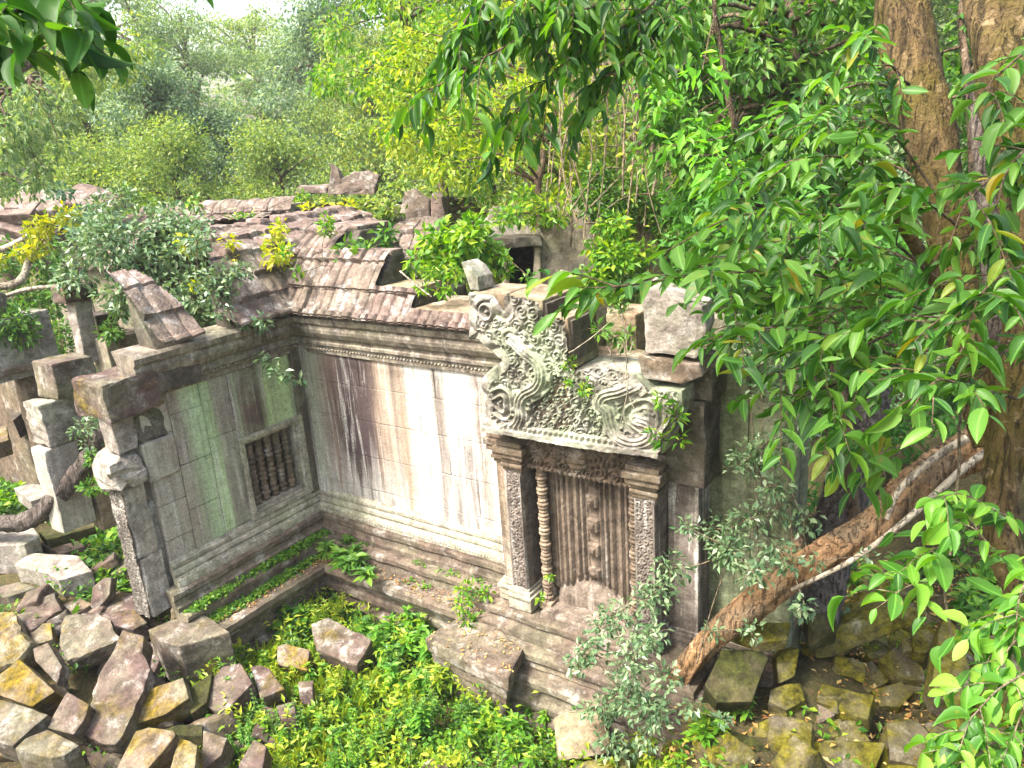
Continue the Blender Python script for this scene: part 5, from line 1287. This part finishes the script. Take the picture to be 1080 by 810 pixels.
while len(shelf) < 1000:
    o_, y = r_.choice([r_.uniform(.20, .38), r_.uniform(.40, .54)]), r_.uniform(-2.75, -.12)
    if clump(o_*2, y, 1.4, 3) < -.12 and r_.random() < .8: continue
    shelf.append((o_, y, -.29 if o_ < .385 else -.5))
carpet('plinth_creeper', 'small-leaved creeper carpeting the plinth steps under the window', shelf, 'clover', .05, 7, .05, 64, 'creeper', ratio=.75, spread=.03)
shelf2 = [(r_.uniform(.3, 3.4), -r_.choice([r_.uniform(.2, .3), r_.uniform(.4, .5)]), 0) for _ in range(90)]
carpet('step_creeper', 'thin creeper in the joints of the plinth under the stained wall', [(x, y, -.29 if y > -.35 else -.5) for x, y, _ in shelf2 if clump(x, y, 2, 1) > -.05], 'clover', .045, 7, .04, 65, 'creeper', ratio=.75, spread=.04)
carpet('ivy_bank', 'ivy covering the bank at the left edge behind the rubble', scat(900, (-9, -.6, -4.5, 1.5), lambda px, py, x, y: (-30 < px < 62 and 415 < py < 550) or (88 < px < 172 and 545 < py < 640), 5), 'clover', .13, 9, .16, 66, 'ivy', ratio=.7, spread=.14)
carpet('yellow_ivy', 'yellow-green leaves in the ivy bank at the left edge', scat(120, (-9, -.6, -4.5, 1.5), lambda px, py, x, y: (-30 < px < 40 and 430 < py < 540) or (110 < px < 165 and 570 < py < 630), 6), 'lime', .13, 8, .2, 67, 'ivy', ratio=.7, spread=.14)
rub = scat(130, (-2.5, 2.4, -5.8, -2.2), lambda px, py, x, y: -20 < px < 300 and 590 < py < 820 and clump(x, y, 1.5, 7) > .02, 7)
carpet('rubble_weeds', 'sparse small weeds sprouting between the stones of the left heap', [(x, y, z+.12) for x, y, z in rub], 'clover', .075, 9, .16, 68)
gp = scat(90, (.6, 5, -4.4, -1.6), lambda px, py, x, y: 240 < px < 420 and 690 < py < 840, 12)
lvg = LV(88); rgg = np.random.default_rng(88); Pg = np.repeat(np.array(gp), 26, 0)+np.c_[rgg.normal(0, .07, (len(gp)*26, 2)), np.zeros(len(gp)*26)]
lvg.add(Pg, np.c_[rgg.normal(0, .35, (len(Pg), 2)), np.ones(len(Pg))], np.c_[rgg.normal(0, 1, (len(Pg), 2)), np.full(len(Pg), .3)], rgg.uniform(.12, .34, len(Pg)))
tag(lvg.build('grass', L['ygreen'], .05, 'small', seed=88), 'fine yellowish grass among the weeds at the lower left of the court', 'grass', None, 'stuff')
mo = scat(420, (6.3, 11, -2, 5), lambda px, py, x, y: 690 < px < 1085 and 600 < py < 840 and not (x < 7.6 and -.7 < y < .6), 8)
carpet('leaf_litter', 'dry orange and brown leaves littering the mossy fall', [(x, y, z+.02) for x, y, z in mo], 'litter', .07, 5, .05, 69, 'leaf litter', ratio=.5, spread=.2, up=2)
carpet('fall_weeds', 'sparse green weeds between the mossy fallen stones', [(x, y, z+.05) for x, y, z in mo if clump(x, y, 1.2, 2) > .12], 'lime', .09, 9, .16, 70)
lit = []
for _ in range(420):
    k = r_.random()
    if k < .35: lit.append((r_.uniform(.45, .72), r_.uniform(-2.8, -.3), -.485))
    elif k < .7: x = r_.uniform(.5, 3.9); lit.append((x, -r_.uniform(.42, .72), -.485))
    elif k < .85: a, b = r_.random(), r_.random(); p = S_[0].lerp(S_[1], a).lerp(S_[3].lerp(S_[2], a), b); lit.append((p.x, p.y, -.445))
    else: lit.append((r_.uniform(3.85, 5.2), r_.uniform(-.65, -.2), r_.choice([-.0, .0])))
carpet('fallen_leaflets', 'small dry leaflets scattered on the plinth shelves', [p for p in lit if p[2] < -.1], 'litter', .04, 2, .01, 71, 'leaf litter', ratio=.55, spread=.02, up=3)

# small-leaved shrubs over the fallen trunk and the wall beside it
bush('pale small-leaved creeper climbing the green wall right of the false door', 'creeper', [(775, 345, 24), (790, 370, 24), (810, 400, 24), (790, 430, 22), (800, 470, 24), (785, 500, 20), (770, 480, 14), (815, 520, 24), (790, 545, 24), (760, 560, 20), (830, 450, 20), (830, 490, 20), (775, 320, 14)], (1, -.22), 'pale', .075, (800, 600), .42, seed=81, smat='vine')
bush('bluish small-leaved shrub sprawling over the fallen trunk', 'shrub', [(745, 595, 24), (770, 590, 24), (800, 590, 20), (720, 620, 22), (735, 575, 14), (690, 640, 22), (665, 640, 20), (700, 625, 18), (650, 665, 20), (672, 665, 22), (815, 610, 14), (780, 565, 18), (860, 592, 8), (745, 655, 10), (880, 590, 8), (830, 640, 10), (795, 660, 12)], (1, -1.0), 'pale', .075, (735, 700), .5, seed=82, smat='vine')
bush('silvery small-leaved shrub covering the porch steps below the fallen trunk', 'shrub', [(640, 690, 20), (660, 700, 24), (680, 690, 20), (650, 725, 22), (675, 735, 26), (700, 720, 16), (640, 750, 18), (665, 765, 20), (690, 760, 18), (620, 705, 14), (625, 740, 10), (710, 745, 12), (660, 790, 18), (690, 790, 14), (640, 775, 12), (735, 770, 8)], (1, -1.45), 'pale', .075, (680, 760), .55, seed=83, smat='vine')
bush('dull grey-leaved plant under the fallen trunk, before the long beam', 'plant', [(850, 640, 12), (870, 655, 12), (880, 640, 10), (890, 660, 10), (862, 625, 10), (905, 640, 10)], 9.3, 'blue', .10, (870, 670), .5, seed=84)
bush('grey-leaved plant against the dark leaning stump', 'plant', [(905, 545, 12), (890, 560, 12), (920, 540, 10), (880, 575, 12), (915, 560, 8)], 9.4, 'blue', .11, (900, 585), .6, seed=85)

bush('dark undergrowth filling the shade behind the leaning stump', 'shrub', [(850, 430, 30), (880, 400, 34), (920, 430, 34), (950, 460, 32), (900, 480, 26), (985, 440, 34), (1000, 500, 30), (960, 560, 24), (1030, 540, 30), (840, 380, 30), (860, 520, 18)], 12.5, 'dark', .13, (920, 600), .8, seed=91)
bush('dark fern-like undergrowth between the fallen trunk and the right edge', 'shrub', [(930, 590, 20), (960, 600, 22), (1000, 590, 24), (1040, 600, 24), (1070, 580, 24), (1010, 560, 22)], 10.6, 'mid', .12, (990, 640), .55, seed=92)
bush('leafy undergrowth behind the ruined pavilion roots', 'shrub', [(10, 280, 26), (40, 275, 26), (30, 310, 26), (60, 300, 20), (0, 320, 24), (55, 325, 16)], 16.5, 'mid', .14, (30, 345), .9, seed=93)
bush('green undergrowth in the gap between the two broken door jambs', 'shrub', [(55, 345, 14), (60, 370, 14), (105, 395, 12), (125, 395, 14), (40, 400, 14), (20, 410, 14)], 15.5, 'mid', .12, (70, 420), .9, seed=94)

bush('creeper sprawling over the near edge of the wing tiles', 'creeper', [(215, 275, 20), (228, 290, 20), (240, 305, 18), (225, 315, 18), (240, 325, 14), (250, 338, 10), (262, 345, 8), (205, 262, 16), (238, 285, 12)], 10.5, 'pale', .085, (210, 290), .5, seed=95, group=GR)
bush('grey-green creeper spread along the top of the wing roof', 'creeper', [(190, 235, 16), (170, 228, 18), (150, 222, 16), (205, 245, 14), (125, 222, 18), (100, 225, 16), (220, 240, 10)], 12.6, 'pale', .10, (160, 245), .6, seed=96, group=GR)
bush('lime weeds along the ridge of the far gallery', 'plant', [(150, 212, 10), (215, 222, 9), (240, 226, 10), (270, 222, 8), (130, 208, 10), (330, 205, 8), (110, 214, 12)], 15.5, 'lime', .11, (200, 228), .7, seed=97, group=GR)
bush('small ferns rooted in the valley between the two roofs', 'plant', [(318, 268, 7), (322, 285, 6), (380, 275, 8), (365, 240, 9), (350, 236, 8), (400, 290, 6)], 11.0, 'lime', .08, (340, 280), .7, seed=98, group=GR)
bush('moss-green weeds on the flat top behind the pediment', 'plant', [(560, 292, 7), (585, 308, 6), (540, 288, 6), (620, 330, 8), (650, 330, 10), (660, 345, 8)], 8.9, 'mid', .07, (600, 320), .7, seed=99, group=GR)

side = scat(700, (-12, 2, -11, -2), lambda px, py, x, y: px < -5 and y > -9.5, 15)
carpet('herb_layer', 'leafy herbs covering the soil left of the rubble heap', side, 'mid', .12, 11, .25, 72, spread=.2)

bush('small-leaved creeper hanging down the broken end of the green wall', 'creeper', [(842, 420, 18), (846, 460, 18), (845, 500, 18), (840, 540, 18), (838, 580, 16), (836, 615, 14), (834, 640, 12)], (0, 7.4), 'pale', .08, (838, 660), .5, seed=100, smat='vine')

# ------------------------------------------------------------------ overhanging trees in the foreground
def spray_into(mb, lv, pts, leaf, step, r0=.012, twigs=0, twig=.5, seed=0, droop=.25, pair=False, start=.2, up=(0, 0, 1), side=.9, jit=.35):
    """a leafy branch: stem through photo points (px, py, distance) with alternate leaves and side twigs"""
    r = np.random.default_rng(seed); c = path3(pts, 6, .012, seed)
    mb.tube(c, r0, r0*.3, seg=6)
    lv.along(c, leaf, step, start, up, side, droop, jit, .5, pair)
    for k in range(twigs):
        t = r.uniform(.15, .95); i = int(t*(len(c)-2)); T = unit((c[i+1]-c[i])[None])[0]
        S = np.cross(T, [0, 0, 1.0]); S /= np.linalg.norm(S)+1e-9
        d = T*.7+S*r.choice([-1, 1])*r.uniform(.5, 1.1)+np.array([0, 0, r.normal(-.12, .3)])
        L_ = twig*r.uniform(.5, 1.2); e = c[i]+unit(d[None])[0]*L_
        m = (c[i]+e)/2+np.array([0, 0, .05*L_]); tw = curve([c[i], m, e-np.array([0, 0, droop*.3*L_])], 5)
        mb.tube(tw, r0*.45, r0*.2, seg=5); lv.along(tw, leaf, step, .2, up, side, droop, jit, .5, pair)

# the mossy fig: two stems, foot buttress and large leaves
fig = thing('fig_tree', 'mossy twin-stemmed fig tree with big leathery leaves in the right foreground', 'tree', (9.9, -1.2, -.4))
def bole(name, pts, rad_, mat, parent, seed, seg=36, ridges=.07, nr=4, n=14):
    return trunk_mesh(name, [at(*p) for p in pts], rad_, mat, parent, seg, .04, ridges, n, nr, seed)
bole('trunk', [(940, -160, 6.8), (945, -60, 6.7), (952, 20, 6.6), (972, 100, 6.5), (988, 180, 6.4), (1002, 250, 6.3), (1012, 320, 6.2), (1030, 400, 6.1), (1045, 470, 6.0)], [.19, .20, .21, .20, .18, .16, .14, .13, .13], M['figbark'], fig, 1)
bole('trunk', [(1058, -160, 5.9), (1060, -40, 5.8), (1070, 60, 5.7), (1088, 160, 5.6), (1092, 260, 5.6), (1084, 360, 5.7), (1066, 450, 5.8), (1056, 520, 5.9), (1062, 590, 5.9), (1082, 640, 5.9), (1115, 720, 5.8), (1130, 900, 5.8)], [.27, .27, .27, .25, .20, .16, .14, .12, .11, .10, .12, .2], M['figbark'], fig, 2)
bole('limb', [(1035, 80, 6.2), (1040, 180, 6.2), (1046, 280, 6.1), (1060, 380, 6.0)], [.10, .09, .08, .08], M['darklog'], fig, 3, 14)
bole('limb', [(1010, 330, 6.2), (985, 290, 6.1), (960, 250, 5.9), (935, 210, 5.7)], [.08, .06, .045, .03], M['figbark'], fig, 4, 12)
mb, lv = MB(), LV(201)
sp = [([(985, 330, 5.6), (900, 300, 5.2), (820, 285, 4.9), (740, 290, 4.6), (660, 300, 4.4), (610, 305, 4.3)], 0.158, 0.053, 9), ([(1000, 300, 5.5), (920, 240, 5.2), (840, 225, 4.9), (770, 230, 4.7), (700, 265, 4.6)], 0.148, 0.053, 9),
      ([(1000, 400, 5.4), (930, 370, 5.1), (860, 350, 4.9), (790, 345, 4.7), (745, 365, 4.6)], 0.148, 0.053, 8), ([(1010, 400, 5.3), (950, 385, 5.0), (880, 380, 4.8), (830, 390, 4.7), (790, 400, 4.6)], 0.148, 0.053, 6),
      ([(980, 250, 5.6), (920, 180, 5.4), (860, 165, 5.2), (800, 195, 5.1)], 0.142, 0.056, 6), ([(1010, 240, 5.4), (960, 200, 5.0), (920, 195, 4.8)], 0.158, 0.062, 4),
      ([(960, 90, 6.0), (930, 60, 5.8), (900, 50, 5.6), (880, 80, 5.5)], 0.138, 0.050, 5), ([(1075, 330, 5.0), (1040, 320, 4.6), (1000, 330, 4.4), (960, 360, 4.3)], 0.158, 0.053, 5),
      ([(1075, 420, 4.8), (1030, 410, 4.4), (990, 400, 4.2), (960, 430, 4.2)], 0.169, 0.056, 4), ([(1080, 200, 5.0), (1050, 185, 4.6), (1020, 215, 4.4), (1000, 260, 4.4)], 0.148, 0.056, 4),
      ([(1100, 150, 4.8), (1080, 160, 4.5), (1060, 190, 4.3), (1045, 230, 4.3)], 0.148, 0.056, 3), ([(1000, 360, 5.4), (940, 330, 5.2), (880, 330, 5.1), (840, 390, 5.0)], 0.142, 0.053, 6),
      ([(990, 210, 5.9), (930, 130, 5.8), (880, 120, 5.8), (840, 150, 5.7)], 0.132, 0.053, 6), ([(985, 410, 5.2), (920, 395, 5.0), (870, 410, 4.9), (830, 430, 4.8)], 0.126, 0.056, 3),
      ([(1080, 280, 4.6), (1060, 290, 4.3), (1035, 310, 4.2), (1010, 370, 4.2)], 0.148, 0.056, 3), ([(940, 350, 5.2), (900, 370, 5.0), (870, 390, 4.9), (850, 420, 4.9)], 0.148, 0.053, 4)]
sp += [([(1000, 290+j*28, 6.3-.1*(j % 2)), (930, 262+j*30+j % 2*10, 6.4), (860, 250+j*31, 6.3), (790, 262+j*27, 6.2), (735+j*4, 285+j*24, 6.1)], .16, .06, 8) for j in range(4)]
sp += [([(1110, 40+j*75, 5.0), (1075, 60+j*75, 4.9), (1045, 85+j*75, 4.8), (1020+j % 2*12, 115+j*75, 4.8)], .16, .06, 4) for j in range(0, 6, 2)]
sp += [([(990, 120+j*40, 6.6), (930, 90+j*40, 6.7), (870, 100+j*36, 6.7), (810, 130+j*34, 6.6), (760, 170+j*30, 6.5)], .15, .06, 7) for j in range(4)]
for k, (pts, lf, stp, tw) in enumerate(sp): spray_into(mb, lv, pts, lf, stp, .012, int(tw*1.35)+1, .48, 300+k, .3)
mb.build('branches', M['bark'], fig); lv.build('leaves', L['big'], .36, 'big', fig, seed=9)

# unseen fig crown above the view, added to shade the foliage at right
mb, lv = MB(), LV(209); rc = np.random.default_rng(31)
for k in range(13):
    t = rc.uniform(0, 1); c = np.array([9.9-3.6*t, -2.2-3.6*t, 9.0+.8*math.sin(t*5)])+rc.normal(0, [1.0, 1.0, .5])
    lv.cloud(c, (.8, .8, .45), 105, .2, shell=.5, droop=.4)
    if k % 3 == 0: mb.tube(curve([(9.6, -1.8, 7.6), (9.6-1.6*t, -2.2-1.6*t, 8.6), c], 6, .05, k), .05, .01, seg=6)
mb.build('limb', M['figbark'], fig); lv.build('crown', L['big'], .42, 'med', fig, seed=19)

# glossy branch hanging in from the top
hb = thing('hanging_branch', 'dark glossy-leaved branch hanging in from the top edge, in front of the yellow-green sapling', 'branch', at(640, -60, 5.5))
mb, lv = MB(), LV(202)
for k, (pts, lf, stp, tw) in enumerate([([(720, -60, 5.8), (660, -10, 5.4), (590, 20, 5.1), (520, 55, 4.9), (470, 85, 4.8), (430, 112, 4.7)], .13, .034, 10), ([(730, -50, 5.9), (680, 10, 5.6), (620, 50, 5.3), (570, 90, 5.2), (530, 140, 5.1)], .13, .034, 12),
        ([(700, -40, 5.7), (620, -10, 5.3), (560, 10, 5.1), (500, 30, 5.0), (470, 50, 5.0)], .13, .034, 10), ([(720, -30, 5.8), (690, 30, 5.6), (655, 70, 5.4), (630, 120, 5.3)], .13, .034, 9),
        ([(640, -50, 5.6), (600, 0, 5.4), (580, 40, 5.3), (560, 70, 5.2)], .13, .034, 8), ([(560, -50, 5.2), (530, -10, 5.1), (500, 10, 5.0), (480, 40, 5.0)], .13, .034, 6), ([(760, -40, 6.0), (720, 10, 5.8), (680, 20, 5.6), (660, 60, 5.5)], .13, .034, 9)]):
    spray_into(mb, lv, pts, lf, stp, .011, int(tw*1.4), .45, 400+k, .7)
mb.build('twigs', M['bark'], hb); lv.build('leaves', L['canopy'], .31, 'big', hb, seed=4)
tl = thing('leafy_twig', 'dark broad-leaved twig in the top left corner', 'branch', at(0, -40, 3.2))
mb, lv = MB(), LV(203)
for k, pts in enumerate([[(-60, -30, 3.3), (0, 5, 3.2), (40, 20, 3.1), (80, 40, 3.0)], [(-40, -40, 3.3), (20, -20, 3.2), (60, -5, 3.1), (85, 15, 3.0)], [(-60, 30, 3.2), (-20, 45, 3.1), (20, 55, 3.0)], [(-30, -60, 3.4), (10, -20, 3.3), (30, 0, 3.3), (50, 45, 3.2)]]):
    spray_into(mb, lv, pts, .17, .05, .008, 3, .22, 450+k, .5)
mb.build('twigs', M['bark'], tl); lv.build('leaves', L['dark'], .46, 'big', tl, seed=6)
tp_ = thing('leaf_tip', 'pair of bright leaves dipping in at the top edge before the open sky', 'branch', at(210, -30, 3.2))
mb, lv = MB(), LV(204); spray_into(mb, lv, [(190, -60, 3.2), (205, -20, 3.2), (212, -8, 3.2), (216, -2, 3.2)], .06, .035, .004, 0, .1, 470, .4)
mb.build('twigs', M['bark'], tp_); lv.build('leaves', L['mid'], .45, 'big', tp_, seed=7)

# bright leaves at the lower right
for lb, br, lf, mt, sd, stp in (
    ('bright light-green leafy branch at the lower right edge, beside the fig stem', [[(1090, 560, 4.6), (1050, 540, 4.4), (1010, 520, 4.3), (985, 530, 4.2)], [(1095, 600, 4.6), (1060, 590, 4.4), (1030, 560, 4.3), (1000, 545, 4.3)]], .125, 'bigbright', 501, .045),
    ('pale lime leaves hanging before the mossy slab at the right', [[(1010, 580, 4.8), (985, 580, 4.7), (965, 590, 4.6), (955, 600, 4.6)], [(1000, 620, 4.7), (975, 615, 4.6), (950, 622, 4.5), (925, 640, 4.5)]], .15, 'bigbright', 502, .07),
    ('lush bright leaves in the bottom right corner', [[(1100, 700, 3.9), (1060, 720, 3.8), (1030, 750, 3.7), (1010, 790, 3.6)], [(1100, 760, 3.8), (1060, 780, 3.7), (1020, 800, 3.6), (990, 810, 3.6)], [(1100, 650, 4.0), (1070, 680, 3.9), (1050, 710, 3.9)], [(1090, 720, 3.8), (1075, 760, 3.7), (1060, 800, 3.6)]], .115, 'bigbright', 503, .035),
    ('bright leafy shoot curling up at the right edge', [[(1095, 560, 4.0), (1085, 600, 4.0), (1075, 640, 3.9), (1070, 680, 3.9)], [(1090, 620, 4.2), (1060, 640, 4.1), (1040, 670, 4.1), (1035, 700, 4.0)]], .11, 'bigbright', 504, .04),
    ('fresh leaves hanging over the fallen trunk below the fig leaves', [[(960, 440, 5.4), (930, 455, 5.3), (900, 470, 5.2), (885, 500, 5.2)], [(960, 470, 5.4), (940, 485, 5.3), (925, 510, 5.3)]], .16, 'big', 505, .10)):
    t_ = thing('leafy_branch', lb, 'branch', at(*br[0][0]), 'bright branches at the lower right'); mb, lv = MB(), LV(sd)
    for k, pts in enumerate(br): spray_into(mb, lv, pts, lf, stp, .007, 4, .3, sd*3+k, .5)
    mb.build('twigs', M['vine'], t_); lv.build('leaves', L[mt], .44, 'big', t_, seed=sd)
vn = thing('thin_vine', 'thin bare brown vine hanging in front of the mossy slab at the right', 'vine', at(1012, 430, 4.9))
mb = MB(); mb.tube(path3([(1014, 420, 4.9), (1012, 480, 4.9), (1004, 560, 4.9), (997, 620, 4.9), (1002, 660, 4.9), (1010, 692, 4.9)], 6, .01), .011, .007); mb.tube(path3([(997, 628, 4.9), (975, 628, 4.85), (950, 630, 4.8)], 5), .006, .003)
mb.build('stem', M['vine'], vn)

# middle-distance trees on the right: small leaves, hanging vines
def cloudtree(label, blobs, d, lmat, leaf, trunk, tr, dens, seed, ratio=.4, cat='tree', bark='bark', droop=.6, name='jungle_tree', group='jungle trees close behind the ruins', tpl='small'):
    lv = LV(seed); mb = MB(); r = np.random.default_rng(seed)
    base = at(*trunk[0]); root = thing(name, label, cat, base, group)
    tp = path3(trunk, 8, .04, seed); mb.tube(tp, tr, tr*.35, seg=9, jit=.08)
    for (x, y, rp) in blobs:
        dd = d+r.uniform(-.9, .9); c = np.array(at(x, y, dd)); rm = rp*dd/F
        n = int(dens*2.4*(rm**2)*3.14/(leaf*leaf*ratio*.55))
        lv.cloud(c, (rm, rm, rm*.85), n, leaf, shell=.45, droop=droop, up=.9)
        i = np.argmin(np.linalg.norm(tp-c, axis=1)); mb.tube(curve([tp[i], (tp[i]+c)/2+r.normal(0, .15, 3)+np.array([0, 0, .15]), c], 5), tr*.3, .006, seg=5)
    mb.build('trunk', M[bark], root); lv.build('crown', L[lmat], ratio, tpl, root, seed=seed); return root
r5 = np.random.default_rng(55)
def fill(x0, x1, y0, y1, n, r0, r1, ok=None):
    o_ = []
    while len(o_) < n:
        x, y = r5.uniform(x0, x1), r5.uniform(y0, y1)
        if ok is None or ok(x, y): o_.append((x, y, r5.uniform(r0, r1)))
    return o_
cloudtree('yellow-green sapling with an orange stem growing on the shrine', fill(390, 640, -20, 240, 60, 16, 34, lambda x, y: y < 245-abs(x-560)*.55 and not (x < 420 and y > 190)), 13.2, 'ygreen', .13, [(570, 240, 13), (568, 205, 13), (572, 165, 13), (590, 110, 13.2), (600, 40, 13.4), (590, -40, 13.4)], .09, .34, 601)
cloudtree('light green leafy tree behind the yellow-green sapling', fill(330, 520, -30, 200, 44, 16, 34, lambda x, y: y < 210-(520-x)*.7), 15.5, 'lime', .15, [(470, 260, 15.5), (465, 190, 15.5), (440, 90, 15.7), (420, -20, 16)], .12, .4, 602)
cloudtree('dense dark small-leaved tree above the large fig leaves', fill(690, 930, -30, 215, 60, 24, 44, lambda x, y: y < 215-(max(0, 760-x))*.9), 9.2, 'mid', .15, [(900, 420, 9.6), (890, 250, 9.4), (850, 120, 9.2), (830, -20, 9.2)], .14, .55, 603, droop=.8)
cloudtree('bright broad-leaved tree edge right of the hanging vines', fill(695, 780, -20, 190, 22, 14, 28), 8.4, 'bigbright', .17, [(800, 260, 8.6), (780, 160, 8.5), (760, 60, 8.4), (750, -30, 8.4)], .05, .45, 604)
cloudtree('shaded tree between the two fig stems', fill(985, 1050, -20, 330, 22, 22, 36), 9.5, 'mid', .14, [(1040, 500, 9.5), (1030, 300, 9.5), (1020, 100, 9.5), (1010, -20, 9.5)], .09, .5, 605)
cloudtree('shaded small-leaved tree behind the big fig leaves', fill(720, 960, 200, 390, 44, 22, 38, lambda x, y: y < 330+(x-720)*.3), 8.6, 'dark', .14, [(900, 560, 8.8), (890, 430, 8.7), (850, 320, 8.6), (820, 220, 8.6)], .08, .5, 606)
cloudtree('drooping dark-leaved branch of a tree at the left edge above the far roof', fill(0, 72, 85, 205, 24, 12, 24, lambda x, y: x < 78-(y-140)**2*.006), 13.5, 'far', .13, [(-60, 330, 13.5), (-50, 180, 13.5), (-20, 110, 13.5), (40, 80, 13.5)], .08, .5, 607, droop=1.0)
cloudtree('light-leaved tree reaching in from the upper left edge', fill(-10, 160, 20, 120, 22, 14, 30, lambda x, y: y < 130-x*.35), 19, 'farlime', .17, [(-60, 330, 19), (-50, 150, 19), (10, 80, 19), (80, 50, 19)], .14, .35, 608, droop=.6)
# hanging vines
vt = thing('vine_tangle', 'tangle of dry hanging vines between the sapling and the dark tree', 'vines', at(680, 60, 12.5))
mb = MB(); lv = LV(77)
for k in range(70):
    x = r5.uniform(590, 745); y0 = r5.uniform(-30, 120); y1 = y0+r5.uniform(60, 200); d = r5.uniform(11, 13)
    y1 = min(y1, 262); dx = r5.normal(0, 14)
    c = path3([(x, y0, d), (x+dx*.4+r5.normal(0, 4), y0*.6+y1*.4, d), (x+dx, y1, d)], 5, .05, k); mb.tube(c, r5.uniform(.006, .016), None, seg=5)
    if k % 2: lv.along(c, .12, .16, .1, (0, 0, 1), .9, .5, .5, .4)
for k in range(14):
    x = r5.uniform(590, 720); y = r5.uniform(70, 240)
    mb.tube(path3([(x, y, 12), (x+40, y-r5.uniform(10, 50), 12), (x+90, y-r5.uniform(20, 80), 12)], 6, .06, k), .014, .008, seg=5)
mb.build('stems', M['vine'], vt); lv.build('leaves', L['ygreen'], .5, 'small', vt, seed=3)
cloudtree('vine-hung tree with yellowish foliage behind the dry vines', fill(580, 740, -30, 250, 46, 18, 34), 14.6, 'farlime', .15, [(690, 300, 14.5), (680, 200, 14.5), (690, 80, 14.5), (680, -20, 14.6)], .2, .42, 609, bark='vine')
# dead twigs over the pediment and the shrub
tw = thing('dead_twigs', 'bare grey twigs lying over the right shoulder of the pediment', 'twigs', on(650, 380, 1, -.9))
mb = MB()
for k, pts in enumerate([[(640, 365), (655, 390), (668, 410), (705, 425)], [(655, 330), (662, 370), (660, 420), (648, 470)], [(668, 360), (660, 400), (672, 440)], [(600, 372), (630, 350), (660, 330)], [(690, 380), (670, 372), (640, 372)]]):
    mb.tube(curve([on(x, y, 1, -.9) for x, y in pts], 6, .02, k), .006, .003, seg=5)
mb.build('stems', M['root'], tw)
hz = bmesh.new(); bmesh.ops.create_cube(hz, size=1, matrix=Matrix.Translation((0, 10, 17)) @ Matrix.Diagonal((176, 176, 38, 1)))
th = NT('forest_haze'); hv = th.n('ShaderNodeVolumePrincipled', {'Color': (.93, .97, 1.0), 'Density': .0008, 'Anisotropy': .2}); th.t.links.new(hv.outputs[0], th.out.inputs['Volume'])
tag(from_bm('haze', hz, th.mat), 'pale damp haze hanging through the forest', 'haze', None, 'stuff')
st_ = thing('fallen_stick', 'pale straight stick leaning on the stepped roof stones', 'stick', on(430, 300, 1, -.2)); mb = MB()
mb.tube(curve([on(422, 286, 1, -.1), on(438, 300, 1, -.2), on(455, 313, 1, -.25)], 5), .012, .008, seg=6); mb.build('stem', M['root'], st_)
